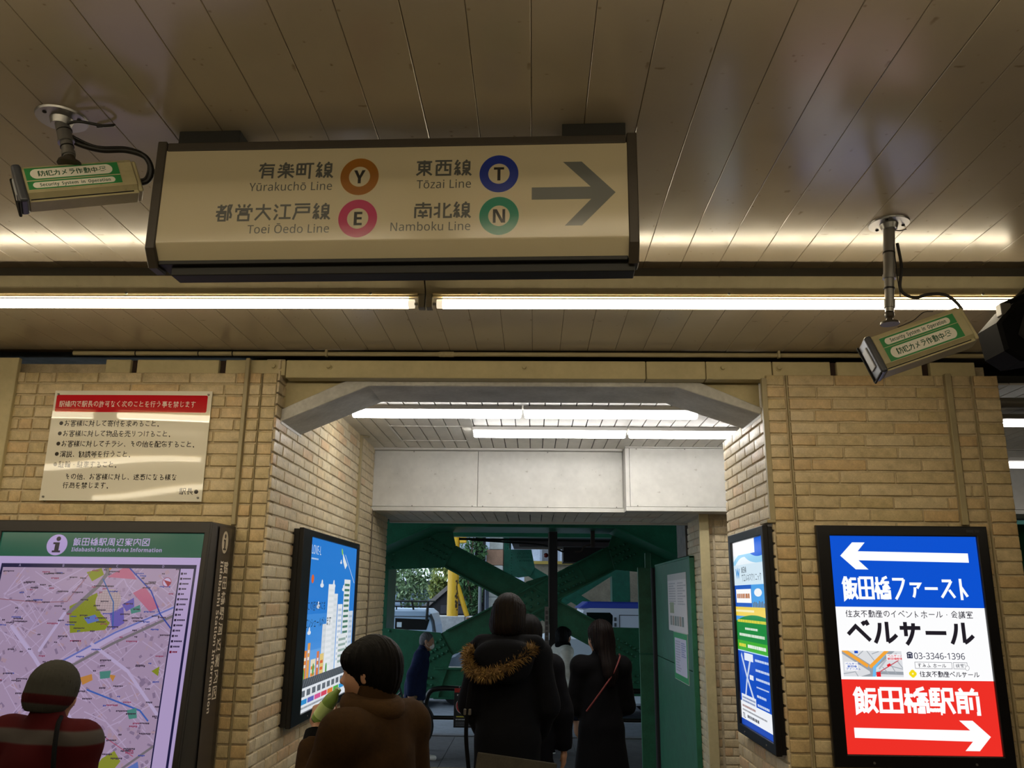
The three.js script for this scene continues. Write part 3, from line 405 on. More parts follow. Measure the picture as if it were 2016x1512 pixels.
const BB = canvasTex(1024, 1434, (x, w, h) => {
  const S = 1393, X = (m) => m * S, Y = (m) => m * S; x.fillStyle = '#fdfdfe'; x.fillRect(0, 0, w, h);
  x.fillStyle = '#0a51cf'; x.fillRect(0, 0, w, Y(0.348)); x.fillStyle = '#ee2f26'; x.fillRect(0, Y(0.691), w, h);
  x.fillStyle = '#fff';
  const poly = (p) => { x.beginPath(); p.forEach(([a, b], i) => (i ? x.lineTo(X(a), Y(b)) : x.moveTo(X(a), Y(b)))); x.fill(); };
  poly([[0.048, 0.099], [0.113, 0.032], [0.177, 0.032], [0.138, 0.076], [0.687, 0.082], [0.687, 0.128], [0.138, 0.121], [0.184, 0.166], [0.12, 0.166]]);
  jp(x, '飯田橋ファースト', X(0.044), Y(0.197), 0.118 * S, { color: '#fff', w: 0.115, sx: 0.66, gap: 0.022 });
  jp(x, '住友不動産のイベントホール・会議室', X(0.05), Y(0.363), 0.036 * S, { color: '#2a2833', w: 0.085, sx: 0.96, gap: 0.065 });
  jp(x, 'ベルサール', X(0.05), Y(0.408), 0.122 * S, { color: '#211d25', w: 0.15, sx: 1.0, gap: 0.02 });
  // little map
  x.save(); x.beginPath(); x.rect(X(0.016), Y(0.557), X(0.29), Y(0.12)); x.clip(); x.translate(X(0.016), Y(0.557)); const mw = X(0.29), mh = Y(0.12); x.fillStyle = '#dcdee2'; x.fillRect(0, 0, mw, mh);
  const road = (c, lw, ...p) => { x.strokeStyle = c; x.lineWidth = lw * mw; x.lineJoin = 'round'; x.beginPath(); p.forEach(([a, b], i) => (i ? x.lineTo(a * mw, b * mh) : x.moveTo(a * mw, b * mh))); x.stroke(); };
  road('#9aa0a8', 0.1, [-0.05, -0.1], [0.46, 0.68]); road('#9aa0a8', 0.1, [0.46, 0.68], [0.86, -0.1]); road('#9aa0a8', 0.06, [0.46, 0.68], [0.5, 1.1]); road('#9aa0a8', 0.05, [0.3, 1.05], [0.6, 0.84], [1, 0.86]);
  for (const p of [[[0.42, 0], [0.54, 0.4]], [[0.5, 0.12], [0.62, 0.02]], [[0.66, 0.62], [0.76, 0.9]], [[0.8, 0.5], [0.88, 0.88]], [[0.92, 0.4], [1, 0.66]], [[0, 0.9], [0.2, 0.82], [0.24, 1]], [[0.26, 0.2], [0.36, 0]], [[0.74, 0.55], [1, 0.7]]]) road('#a7acb3', 0.014, ...p);
  road('#73bdf0', 0.05, [0.8, -0.1], [0.62, 0.36], [0.53, 0.62], [0.5, 1.1]); road('#f4a63c', 0.055, [-0.05, -0.14], [0.42, 0.6]); road('#f4a63c', 0.055, [0.45, 0.64], [0.82, -0.14]); road('#b9bcc2', 0.03, [0.6, 0.7], [0.72, 0.36], [0.92, 0.1]); road('#c0606a', 0.016, [0.6, 0.82], [0.98, 0.3]);
  x.fillStyle = '#e5202b'; x.save(); x.translate(0.77 * mw, 0.55 * mh); x.rotate(-0.5); x.fillRect(-0.03 * mw, -0.05 * mh, 0.06 * mw, 0.1 * mh); x.restore(); x.fillRect(0.55 * mw, 0.82 * mh, 0.07 * mw, 0.2 * mh); x.fillStyle = '#1f4fc4'; x.fillRect(0.21 * mw, 0.0, 0.06 * mw, 0.1 * mh);
  x.fillStyle = 'rgba(250,250,252,0.92)'; x.fillRect(0.03 * mw, 0.44 * mh, 0.22 * mw, 0.34 * mh); x.fillRect(0.74 * mw, 0.12 * mh, 0.24 * mw, 0.24 * mh);
  jp(x, 'ベルサール', 0.045 * mw, 0.47 * mh, 0.085 * mh, { color: '#2a4fb4', w: 0.13, sx: 1.4 }); jp(x, '飯田橋', 0.075 * mw, 0.57 * mh, 0.085 * mh, { color: '#2a4fb4', w: 0.12, sx: 1.4 }); jp(x, 'ファースト', 0.045 * mw, 0.67 * mh, 0.085 * mh, { color: '#2a4fb4', w: 0.13, sx: 1.4 });
  jp(x, 'ベルサール', 0.76 * mw, 0.14 * mh, 0.09 * mh, { color: '#e0303a', w: 0.13, sx: 1.35 }); jp(x, '飯田橋駅前', 0.755 * mw, 0.25 * mh, 0.09 * mh, { color: '#e0303a', w: 0.13, sx: 1.35 });
  x.restore();
  // telephone sign and number
  x.save(); x.translate(X(0.329), Y(0.559)); x.strokeStyle = '#262a45'; x.lineWidth = 0.005 * S; x.beginPath(); x.moveTo(0.002 * S, 0.009 * S); x.quadraticCurveTo(0.016 * S, -0.004 * S, 0.03 * S, 0.009 * S); x.stroke(); x.strokeRect(0.005 * S, 0.012 * S, 0.022 * S, 0.016 * S); x.beginPath(); x.arc(0.016 * S, 0.02 * S, 0.004 * S, 0, 7); x.stroke(); x.restore();
  latin(x, '03-3346-1396', X(0.364), Y(0.5925), 0.0405 * S, { color: '#24263c', weight: '', maxW: X(0.31) });
  x.strokeStyle = '#8f9198'; x.lineWidth = 3; x.strokeRect(X(0.366), Y(0.607), X(0.178), Y(0.029)); x.strokeRect(X(0.552), Y(0.607), X(0.066), Y(0.029));
  jp(x, 'すみふ', X(0.378), Y(0.612), 0.02 * S, { color: '#33343c', w: 0.1, gap: 0.1 }); jp(x, 'ホール', X(0.452), Y(0.612), 0.02 * S, { color: '#33343c', w: 0.1, gap: 0.1 }); jp(x, '検索', X(0.562), Y(0.612), 0.02 * S, { color: '#8a8c92', w: 0.1 });
  x.fillStyle = '#fff'; x.strokeStyle = '#6f7178'; x.lineWidth = 2; x.beginPath(); x.ellipse(X(0.617), Y(0.632), 0.009 * S, 0.011 * S, 0.4, 0, 7); x.fill(); x.stroke(); x.beginPath(); x.moveTo(X(0.61), Y(0.624)); x.lineTo(X(0.606), Y(0.612)); x.stroke();
  x.fillStyle = '#f6dc1e'; x.save(); x.translate(X(0.351), Y(0.661)); for (let i = 0; i < 4; i++) { x.rotate(Math.PI / 2); x.beginPath(); x.ellipse(0, -0.010 * S, 0.0095 * S, 0.0085 * S, 0, 0, 7); x.fill(); } x.fillRect(-0.012 * S, -0.012 * S, 0.024 * S, 0.024 * S); x.fillStyle = '#fffbe0'; x.beginPath(); x.arc(0, 0, 0.004 * S, 0, 7); x.fill(); x.restore();
  jp(x, '住友不動産ベルサール', X(0.384), Y(0.648), 0.028 * S, { color: '#2a2833', w: 0.1, sx: 1.0, gap: 0.03 });
  jp(x, '飯田橋駅前', X(0.05), Y(0.722), 0.124 * S, { color: '#fff', w: 0.135, sx: 0.97, gap: 0.015 });
  x.fillStyle = '#fff'; poly([[0.044, 0.911], [0.595, 0.916], [0.548, 0.872], [0.612, 0.872], [0.69, 0.944], [0.63, 1.008], [0.562, 1.008], [0.602, 0.966], [0.044, 0.957]]);
});
lightBox('tall lit sign on the right brick pier, blue over white over red', [1.503, 1.94, -4.33], 0, [-0.067, 0.79, -1.088, 0.052], [0, 0.735, -1.03, 0], BB, 1.0, 0.045, 'light box', 0.3);
// long lit poster on the left wall of the passage: towers under a blue sky
const PL = canvasTex(1536, 1136, (x, w, h) => {
  const S = w / 1.36, R = rng(8); const g = '#2f86dc'; x.fillStyle = g; x.fillRect(0, 0, w, h); x.fillStyle = '#4796e4'; x.fillRect(0, h * 0.45, w, h * 0.3); x.fillStyle = '#66a9ea'; x.fillRect(0, h * 0.66, w, h * 0.2);
  latin(x, 'LOVE-L', 0.05 * S, 0.095 * S, 0.075 * S, { color: '#dcebfa' }); smallPrint(x, 0.06 * S, 0.115 * S, 0.3 * S, 0.135 * S, 1, '#cfe2f7', R);
  const cloud = (a, b, k) => { x.fillStyle = '#f4f7fb'; x.beginPath(); x.ellipse(a * S, b * S, 0.045 * k * S, 0.014 * k * S, 0, 0, 7); x.ellipse(a * S, (b - 0.014 * k) * S, 0.02 * k * S, 0.022 * k * S, 0, 0, 7); x.fill(); }; for (const [a, b, k] of [[0.36, 0.28, 1], [0.68, 0.28, 1.1], [0.3, 0.41, 0.9], [0.12, 0.56, 0.9], [0.98, 0.3, 0.9], [0.86, 0.12, 0.6]]) cloud(a, b, k);
  x.fillStyle = '#f06a2c'; x.beginPath(); x.ellipse(0.12 * S, 0.245 * S, 0.03 * S, 0.026 * S, 0, 0, 7); x.fill();
  x.strokeStyle = '#eef4fb'; x.lineWidth = 7; x.beginPath(); x.moveTo(0.98 * S, 0.06 * S); x.lineTo(1.33 * S, 0.25 * S); x.stroke(); x.fillStyle = '#f6f8f4'; x.beginPath(); x.moveTo(0.9 * S, 0.05 * S); x.lineTo(1.06 * S, 0.13 * S); x.lineTo(1.0 * S, 0.16 * S); x.lineTo(0.92 * S, 0.11 * S); x.fill(); x.fillStyle = '#8fcf6a'; x.beginPath(); x.ellipse(0.88 * S, 0.045 * S, 0.03 * S, 0.018 * S, 0.6, 0, 7); x.fill();
  const tower = (a, b, top, c, win) => { x.fillStyle = c; x.fillRect(a * S, top * S, (b - a) * S, 0.86 * S - top * S); x.fillStyle = win; for (let y = top + 0.03; y < 0.78; y += 0.036) x.fillRect((a + 0.02) * S, y * S, (b - a - 0.04) * S, 0.016 * S); };
  tower(0.44, 0.56, 0.52, '#e9ebea', '#dfe3e2'); tower(0.54, 0.72, 0.27, '#fbfbf8', '#eef1ee'); tower(0.7, 0.82, 0.33, '#f1f3f2', '#e5eae8'); tower(0.84, 0.98, 0.4, '#fdfdfb', '#c9d6e4'); tower(1.0, 1.2, 0.23, '#f7f7f2', '#51806a'); tower(0.9, 1.16, 0.6, '#f3f4f0', '#9fb3a6'); tower(1.2, 1.34, 0.45, '#dfe7ee', '#b9c9d8');
  for (const [a, b, t, c, c2] of [[0.02, 0.1, 0.66, '#f08a35', '#fff3d8'], [0.11, 0.17, 0.62, '#f3a64a', '#fff'], [0.2, 0.32, 0.72, '#fbe9c4', '#f08a35'], [0.34, 0.4, 0.68, '#ef7b3a', '#fff'], [0.42, 0.52, 0.7, '#f5d27a', '#e8672f']]) { x.fillStyle = c; x.fillRect(a * S, t * S, (b - a) * S, (0.83 - t) * S); x.fillStyle = c2; x.fillRect((a + 0.015) * S, (t + 0.04) * S, (b - a - 0.03) * S, 0.018 * S); x.fillRect((a + 0.015) * S, (t + 0.08) * S, (b - a - 0.03) * S, 0.018 * S); }
  for (const [a, b] of [[0.05, 0.8], [0.27, 0.78], [0.6, 0.8]]) { x.fillStyle = '#5ea84c'; x.beginPath(); x.ellipse(a * S, b * S, 0.022 * S, 0.035 * S, 0, 0, 7); x.fill(); }
  x.fillStyle = '#4a4f55'; x.fillRect(0, 0.82 * S, w, 0.05 * S); x.strokeStyle = '#9aa0a3'; x.lineWidth = 4; for (let i = 0; i < 26; i++) { x.beginPath(); x.moveTo(i * 0.055 * S, 0.87 * S); x.lineTo((i + 1) * 0.055 * S, 0.82 * S); x.stroke(); }
  x.fillStyle = '#f6f7f6'; x.fillRect(0, 0.87 * S, w, h); x.fillStyle = '#6b7177'; for (let i = 0; i < 11; i++) x.fillRect((0.03 + i * 0.125) * S, 0.885 * S, 0.085 * S, 0.035 * S);
  ['#3a9ad6', '#6a6fc2', '#e85f9b', '#e84f66', '#f0893a', '#57b847', '#3a9ad6', '#8b5fb0'].forEach((c, i) => { x.fillStyle = c; x.fillRect((0.02 + i * 0.165) * S, 0.935 * S, 0.15 * S, 0.028 * S); }); smallPrint(x, 0.03 * S, 0.972 * S, 1.3 * S, 0.995 * S, 1, '#8a8f94', R);
  jp(x, 'この街の中にも', 0.04 * S, 0.375 * S, 0.06 * S, { color: '#20303f', w: 0.08 }); jp(x, 'コンシェールがいます', 0.02 * S, 0.475 * S, 0.06 * S, { color: '#20303f', w: 0.08 });
});
lightBox('wide lit poster of white towers against a bright blue sky, left passage wall', [-1.335, 2.0, -4.866], Math.PI / 2, [0, 1.6, -1.095, 0], [0.195, 1.555, -1.046, -0.04], PL, 0.85, 0.064, 'light box', 0.28, 0xf4f8ff);
// narrow-looking lit clinic poster on the right wall of the passage
const PR = canvasTex(700, 1034, (x, w, h) => {
  const R = rng(18), Y = (f) => f * h; x.fillStyle = '#eef7fd'; x.fillRect(0, 0, w, h); x.fillStyle = '#1560d8'; x.fillRect(w * 0.5, 0, w, Y(0.11)); x.fillStyle = '#ffffff'; x.fillRect(0, 0, w * 0.72, Y(0.075)); x.fillStyle = '#9bd3f2'; x.beginPath(); x.moveTo(0, Y(0.11)); x.quadraticCurveTo(w * 0.4, Y(0.02), w * 0.6, Y(0.08)); x.quadraticCurveTo(w * 0.8, Y(0.11), w, Y(0.09)); x.lineTo(w, Y(0.13)); x.quadraticCurveTo(w * 0.6, Y(0.14), w * 0.4, Y(0.09)); x.quadraticCurveTo(w * 0.2, Y(0.08), 0, Y(0.15)); x.fill();
  x.fillStyle = '#fff'; x.fillRect(0, 0, w * 0.66, Y(0.075)); x.fillStyle = '#d8ecf8'; x.fillRect(0, Y(0.13), w, Y(0.115));
  x.strokeStyle = '#2f8fd8'; x.lineWidth = 14; x.beginPath(); x.moveTo(w * 0.07, Y(0.15)); x.lineTo(w * 0.1, Y(0.195)); x.lineTo(w * 0.13, Y(0.155)); x.lineTo(w * 0.16, Y(0.195)); x.lineTo(w * 0.19, Y(0.15)); x.stroke();
  jp(x, '飯田橋', w * 0.26, Y(0.142), 36, { color: '#4a525c', w: 0.09 }); jp(x, 'ウエルネスクリニック', w * 0.26, Y(0.182), 44, { color: '#3c444e', w: 0.08, sx: 0.94, gap: 0.05 });
  x.fillStyle = '#4aa0ea'; x.fillRect(0, Y(0.243), w, Y(0.2)); x.fillStyle = '#1d59c0'; x.fillRect(0, Y(0.243), w * 0.55, Y(0.13)); x.fillStyle = '#f6f8fb'; x.beginPath(); x.ellipse(w * 0.75, Y(0.285), 80, 22, 0, 0, 7); x.fill(); x.fillStyle = '#6a5a48'; for (let i = 0; i < 9; i++) x.fillRect(w * (0.58 + i * 0.046), Y(0.345 - 0.02 * R()), 16, Y(0.04)); x.fillStyle = '#fff'; x.fillRect(w * 0.04, Y(0.265), w * 0.5, Y(0.075)); smallPrint(x, w * 0.07, Y(0.28), w * 0.52, Y(0.33), 1, '#b5652a', R);
  x.fillStyle = '#f4d34a'; x.fillRect(0, Y(0.362), w, Y(0.05)); x.fillStyle = '#f9edb0'; x.fillRect(0, Y(0.378), w * 0.6, Y(0.012)); x.fillStyle = '#1d8a3c'; x.beginPath(); x.moveTo(0, Y(0.44)); x.quadraticCurveTo(w * 0.5, Y(0.38), w, Y(0.42)); x.lineTo(w, Y(0.6)); x.lineTo(0, Y(0.6)); x.fill(); smallPrint(x, w * 0.04, Y(0.425), w * 0.98, Y(0.455), 1, '#f3e13c', R); smallPrint(x, w * 0.28, Y(0.468), w * 0.7, Y(0.492), 1, '#eef7ea', R); smallPrint(x, w * 0.08, Y(0.5), w * 0.95, Y(0.53), 1, '#eef7ea', R);
  x.fillStyle = '#43b02e'; x.fillRect(0, Y(0.545), w, Y(0.055)); smallPrint(x, w * 0.05, Y(0.555), w * 0.3, Y(0.59), 1, '#f3e13c', R); smallPrint(x, w * 0.34, Y(0.555), w * 0.95, Y(0.59), 1, '#ffffff', R); x.fillStyle = '#154fc4'; x.fillRect(0, Y(0.6), w, Y(0.275)); x.fillStyle = '#bfe0f8'; x.fillRect(0, Y(0.598), w, Y(0.006));
  x.strokeStyle = '#c8d6f0'; x.lineWidth = 26; x.beginPath(); x.moveTo(w * 0.1, Y(0.62)); x.lineTo(w * 0.26, Y(0.74)); x.lineTo(w * 0.45, Y(0.85)); x.moveTo(w * 0.4, Y(0.63)); x.lineTo(w * 0.24, Y(0.76)); x.lineTo(w * 0.18, Y(0.84)); x.stroke(); x.fillStyle = '#e8eefa'; x.fillRect(w * 0.2, Y(0.61), w * 0.28, Y(0.04)); x.fillRect(w * 0.34, Y(0.72), w * 0.12, Y(0.025)); x.fillRect(w * 0.04, Y(0.835), w * 0.46, Y(0.055));
  for (const [a, b] of [[0.625, 0.65], [0.675, 0.7], [0.72, 0.745], [0.765, 0.78], [0.805, 0.83], [0.85, 0.875]]) smallPrint(x, w * 0.54, Y(a), w * 0.96, Y(b), 1, '#dbe7fb', R); smallPrint(x, w * 0.07, Y(0.845), w * 0.47, Y(0.88), 2, '#6a7ba6', R);
  x.fillStyle = '#f3f6fb'; x.fillRect(0, Y(0.878), w, Y(0.09)); smallPrint(x, w * 0.05, Y(0.888), w * 0.6, Y(0.91), 1, '#9a6f6a', R); smallPrint(x, w * 0.05, Y(0.912), w * 0.95, Y(0.928), 1, '#7d8087', R); latin(x, 'TEL', w * 0.05, Y(0.962), 36, { color: '#2e3340', weight: 'bold' }); smallPrint(x, w * 0.2, Y(0.932), w * 0.62, Y(0.962), 1, '#2e3340', R); x.fillStyle = '#1b49b4'; x.fillRect(0, Y(0.968), w, Y(0.04));
});
lightBox('narrow lit clinic poster in blue, green and white, right passage wall', [1.185, 2.0, -5.175], -Math.PI / 2, [0, 0.79, -1.115, -0.005], [0.06, 0.748, -1.062, -0.055], PR, 0.95, 0.05, 'light box', 0.3);
// notice board on the left brick wall
{
  const t = thing('notice_board', 'cream station notice with a red heading, on the left brick wall', 'notice', [-2.61, 2.685, -4.357]);
  const tex = canvasTex(1400, 966, (x, w, h) => {
    const S = 1619; x.fillStyle = '#e6e1d0'; x.fillRect(0, 0, w, h); x.fillStyle = '#c8232c'; x.beginPath(); x.roundRect(0.012 * S, 0.024 * S, 0.83 * S, 0.095 * S, 14); x.fill();
    jp(x, '駅構内で駅長の許可なく次のことを行う事を禁じます', 0.032 * S, 0.056 * S, 0.036 * S, { color: '#ecd9cf', w: 0.1, sx: 0.82, gap: 0.05 });
    ['お客様に対して寄付を求めること。', 'お客様に対して物品を売りつけること。', 'お客様に対してチラシ、その他を配布すること。', '演説、勧誘等を行うこと。', '駐輪・駐車すること。'].forEach((s, i) => { const y = 0.163 + i * 0.0558; x.fillStyle = '#413d38'; x.beginPath(); x.arc(0.058 * S, (y + 0.018) * S, 0.0105 * S, 0, 7); x.fill(); jp(x, s, 0.075 * S, y * S, 0.036 * S, { color: '#413d38', w: 0.1, sx: 0.9, gap: 0.04 }); });
    jp(x, 'その他、お客様に対し、迷惑になる様な', 0.117 * S, 0.452 * S, 0.035 * S, { color: '#413d38', w: 0.1, sx: 0.9, gap: 0.065 }); jp(x, '行為を禁じます。', 0.115 * S, 0.498 * S, 0.035 * S, { color: '#413d38', w: 0.1, sx: 0.9, gap: 0.06 }); jp(x, '駅長', 0.742 * S, 0.525 * S, 0.036 * S, { color: '#413d38', w: 0.1, gap: 0.04 }); x.fillStyle = '#35302b'; x.beginPath(); x.arc(0.832 * S, 0.545 * S, 0.011 * S, 0, 7); x.fill();
  });
  // an acrylic sheet that is not quite flat
  const g = new THREE.PlaneGeometry(0.865, 0.597, 60, 40), p = g.attributes.position; for (let i = 0; i < p.count; i++) { const a = p.getX(i), b = p.getY(i); p.setZ(i, 0.0022 * Math.cos(a * 5.2) + 0.0008 * Math.sin(b * 9 + a * 3)); } g.computeVertexNormals();
  part('acrylic_face', g.translate(0.4325, -0.2985, 0.009), printed(tex, 0.03, { }), t); part('backing', box(0.001, -0.596, -0.002, 0.864, -0.001, 0.005, 0.002), M(0xb9b29c, 0.5), t);
  for (const [a, b] of [[0.02, -0.02], [0.845, -0.02], [0.02, -0.577], [0.845, -0.577]]) part('screw', cyl([a, b, 0.008], [a, b, 0.0145], 0.006, 0.005, 10), mat.screw, t);
}
// information stand with the lit street map
{
  const tilt = Math.atan2(0.108, 1.07), t = thing('information_stand', 'dark information stand with a lit street map under a green heading', 'information board', [-1.55, 0, WALL + 0.02]);
  const body = M(0x2a2726, 0.42, { map: grime, bumpMap: peel, bumpScale: 0.0002 });
  part('casing', exX([[-0.004, 1.962], [0.318, 1.958], [0.318 + 0.108 * 1.25, 0.62], [-0.004, 0.62]], -1.12, 0, 0.006), body, t);
  part('plinth', box(-1.1, 0, 0.02, -0.02, 0.64, 0.36, 0.006), body, t);
  const sideTex = canvasTex(256, 2048, (x, w, h) => {
    const S = 1500; x.fillStyle = '#332f30'; x.fillRect(0, 0, w, h); x.fillStyle = '#cbbfa8'; x.beginPath(); x.ellipse(0.52 * w, 0.075 * S, 0.042 * S, 0.055 * S, 0, 0, 7); x.fill(); x.fillStyle = '#332f30'; x.beginPath(); x.arc(0.52 * w, 0.045 * S, 0.011 * S, 0, 7); x.fill(); x.fillRect(0.52 * w - 0.009 * S, 0.062 * S, 0.018 * S, 0.05 * S); x.fillRect(0.52 * w - 0.018 * S, 0.062 * S, 0.02 * S, 0.009 * S); x.fillRect(0.52 * w - 0.02 * S, 0.105 * S, 0.04 * S, 0.009 * S);
    x.save(); x.translate(0.60 * w, 0.165 * S); x.rotate(Math.PI / 2); jp(x, '飯田橋駅周辺案内図', 0, -0.06 * S, 0.058 * S, { color: '#e2d8c6', w: 0.12, sx: 1.12, gap: 0.16 }); latin(x, 'Iidabashi Station Information', 0, 0.047 * S, 0.05 * S, { color: '#e2d8c6', weight: 'bold' }); x.restore();
  });
  const side = part('side_panel', quad(0.17, 1.36).translate(0.085, -0.68, 0), printed(sideTex, 0.3), t, 'side panel with upright lettering'); side.rotation.y = Math.PI / 2; side.position.set(0.0065, 1.945, 0.238);
  const face = new THREE.Group(); face.name = 'map_face'; face.position.set(0, 1.95, 0.326); face.rotation.x = -tilt; t.add(face);
  const W = 0.988, H = 1.21, mapTex = canvasTex(1664, 2038, (x, w, h) => {
    const S = w / W, R = rng(99), U = (u) => (1.015 - u) * S, Y = (v) => (v - 0.052) * S; x.fillStyle = '#dccdf0'; x.fillRect(0, 0, w, h); x.fillStyle = '#1f6b4c'; x.fillRect(0, 0, w, Y(0.166));
    x.fillStyle = '#d5c2ee'; x.beginPath(); x.arc(U(0.736), Y(0.111), 0.05 * S, 0, 7); x.fill(); x.fillStyle = '#26202e'; x.beginPath(); x.arc(U(0.733), Y(0.082), 0.011 * S, 0, 7); x.fill(); x.fillRect(U(0.745), Y(0.099), 0.021 * S, 0.046 * S); x.fillRect(U(0.755), Y(0.099), 0.012 * S, 0.009 * S); x.fillRect(U(0.755), Y(0.138), 0.04 * S, 0.009 * S);
    jp(x, '飯田橋駅周辺案内図', U(0.66), Y(0.076), 0.038 * S, { color: '#d3c6ec', w: 0.115, sx: 1.0, gap: 0.1 }); latin(x, 'Iidabashi Station Area Information', U(0.662), Y(0.142), 0.0265 * S, { color: '#c9bce4', weight: 'bold', maxW: 0.44 * S });
    const mx0 = U(0.985), my0 = Y(0.2), mx1 = U(0.045), my1 = h; x.fillStyle = '#23234a'; x.fillRect(mx0, my0, mx1 - mx0, my1); latin(x, 'A', U(0.9), Y(0.214), 0.016 * S, { color: '#cfc6e4' }); latin(x, 'B', U(0.69), Y(0.214), 0.016 * S, { color: '#cfc6e4' }); latin(x, 'C', U(0.43), Y(0.214), 0.016 * S, { color: '#cfc6e4' }); latin(x, 'D', U(0.21), Y(0.214), 0.016 * S, { color: '#cfc6e4' });
    const a0 = U(0.975), b0 = Y(0.218), a1 = U(0.125), gx = (u) => a0 + u * (a1 - a0), gy = (v) => b0 + v * (h - b0); x.fillStyle = '#d9c9ea'; x.fillRect(U(0.119), b0, U(0.056) - U(0.119), h);
    x.save(); x.beginPath(); x.rect(a0, b0, a1 - a0, h - b0); x.clip(); x.fillStyle = '#c6b3c4'; x.fillRect(a0, b0, a1 - a0, h);
    for (let i = 0; i < 420; i++) { x.fillStyle = ['#a795a6', '#c8b3bd', '#b39fb2', '#a08fa4', '#cbb0b4'][Math.floor(R() * 5)]; x.save(); x.translate(gx(R()), gy(R())); x.rotate(R() * 1.5); x.fillRect(0, 0, (0.008 + 0.02 * R()) * S, (0.006 + 0.016 * R()) * S); x.restore(); }
    const ln = (c, lw, ...p) => { x.strokeStyle = c; x.lineWidth = lw * S; x.lineJoin = 'round'; x.lineCap = 'round'; x.beginPath(); p.forEach(([a, b], i) => (i ? x.lineTo(gx(a), gy(b)) : x.moveTo(gx(a), gy(b)))); x.stroke(); }, pg = (c, ...p) => { x.fillStyle = c; x.beginPath(); p.forEach(([a, b], i) => (i ? x.lineTo(gx(a), gy(b)) : x.moveTo(gx(a), gy(b)))); x.fill(); };
    for (let i = 0; i < 260; i++) { const a = R(), b = R(), d = (R() < 0.5 ? 0.7 : -0.75) + (R() - 0.5) * 0.7, L = 0.05 + 0.2 * R(); ln('#d8c8dc', 0.0025 + 0.003 * R(), [a, b], [a + L * Math.cos(d), b + L * Math.sin(d) * 0.8]); }
    pg('#9dac2e', [0.42, 0.17], [0.56, 0.11], [0.6, 0.2], [0.66, 0.24], [0.64, 0.27], [0.45, 0.285], [0.43, 0.22]); pg('#6f8fd0', [0.51, 0.22], [0.57, 0.205], [0.6, 0.23], [0.54, 0.245]); pg('#9dac2e', [0.48, 0.02], [0.56, 0.0], [0.58, 0.03], [0.52, 0.06]); pg('#d98297', [0.6, 0.04], [0.68, 0.0], [0.72, 0.0], [0.77, 0.05]); pg('#d98297', [0.76, 0.11], [0.82, 0.08], [0.92, 0.17], [0.87, 0.19]); pg('#7d74c4', [0.65, 0.2], [0.72, 0.17], [0.74, 0.24], [0.68, 0.27]); pg('#7d74c4', [0.71, 0.16], [0.77, 0.13], [0.78, 0.17], [0.74, 0.19]); pg('#5ba58c', [0.76, 0.18], [0.81, 0.16], [0.82, 0.19], [0.77, 0.2]); pg('#e0a24a', [0.58, 0.0], [0.62, 0.0], [0.6, 0.02]);
    x.fillStyle = '#d6c6ba'; x.beginPath(); x.ellipse(gx(0.63), gy(0.145), 0.06 * S, 0.055 * S, 0, 0, 7); x.fill(); x.strokeStyle = '#a99a96'; x.lineWidth = 2; for (let i = -4; i < 5; i++) { x.beginPath(); x.moveTo(gx(0.63) + i * 0.012 * S, gy(0.145) - 0.05 * S); x.lineTo(gx(0.63) + i * 0.012 * S, gy(0.145) + 0.05 * S); x.moveTo(gx(0.63) - 0.055 * S, gy(0.145) + i * 0.011 * S); x.lineTo(gx(0.63) + 0.055 * S, gy(0.145) + i * 0.011 * S); x.stroke(); }
    ln('#dcd0e8', 0.03, [0.42, 0.43], [0.7, 0.29], [1.02, 0.17]); ln('#7f8fd2', 0.008, [0.42, 0.41], [0.7, 0.28], [1.0, 0.17]); ln('#8d8a86', 0.012, [0.42, 0.455], [0.7, 0.325], [1.02, 0.2]); ln('#8d8a86', 0.018, [0.42, 0.2], [0.56, 0.08], [0.6, 0.02], [0.58, -0.02]); ln('#ddd2ea', 0.016, [0.12, 0.26], [0.28, 0.39], [0.5, 0.6], [0.9, 1]); ln('#ddd2ea', 0.014, [0.3, 0.36], [0.4, 0.2]); ln('#ddd2ea', 0.014, [0.58, 0.33], [0.8, 0.44], [1, 0.62]); ln('#b08088', 0.004, [0.0, 0.14], [0.25, 0.155], [0.4, 0.15], [0.5, 0.02]); ln('#3f58b4', 0.006, [0.72, 0.0], [0.86, 0.1], [0.93, 0.2], [1.0, 0.26]); ln('#3f78b4', 0.005, [0.58, 0.05], [0.66, 0.15], [0.68, 0.26]); ln('#4f79c8', 0.007, [0.6, 0.52], [0.75, 0.56], [0.9, 0.6], [0.95, 0.64]); ln('#c85f78', 0.003, [0.55, 0.64], [0.72, 0.7], [0.9, 0.78]); ln('#8d8a86', 0.01, [0.55, 1], [0.8, 0.86], [1, 0.74]);
    pg('#a3b03a', [0.74, 0.79], [0.8, 0.76], [0.84, 0.8], [0.7, 0.96], [0.64, 0.93]); pg('#a3b03a', [0.9, 0.86], [0.98, 0.82], [1, 0.92], [0.94, 0.9]); pg('#6f8fd0', [0.87, 0.83], [0.93, 0.8], [0.98, 0.92], [0.94, 0.98]); pg('#e0a24a', [0.55, 0.47], [0.61, 0.455], [0.62, 0.48], [0.57, 0.5]); pg('#e0a24a', [0.7, 0.455], [0.74, 0.46], [0.73, 0.485]); pg('#5ba58c', [0.65, 0.445], [0.71, 0.44], [0.71, 0.47], [0.66, 0.475]); pg('#5ba58c', [0.83, 0.6], [0.88, 0.59], [0.89, 0.63], [0.85, 0.635]); pg('#9dac2e', [0.93, 0.44], [0.97, 0.42], [0.97, 0.46]);
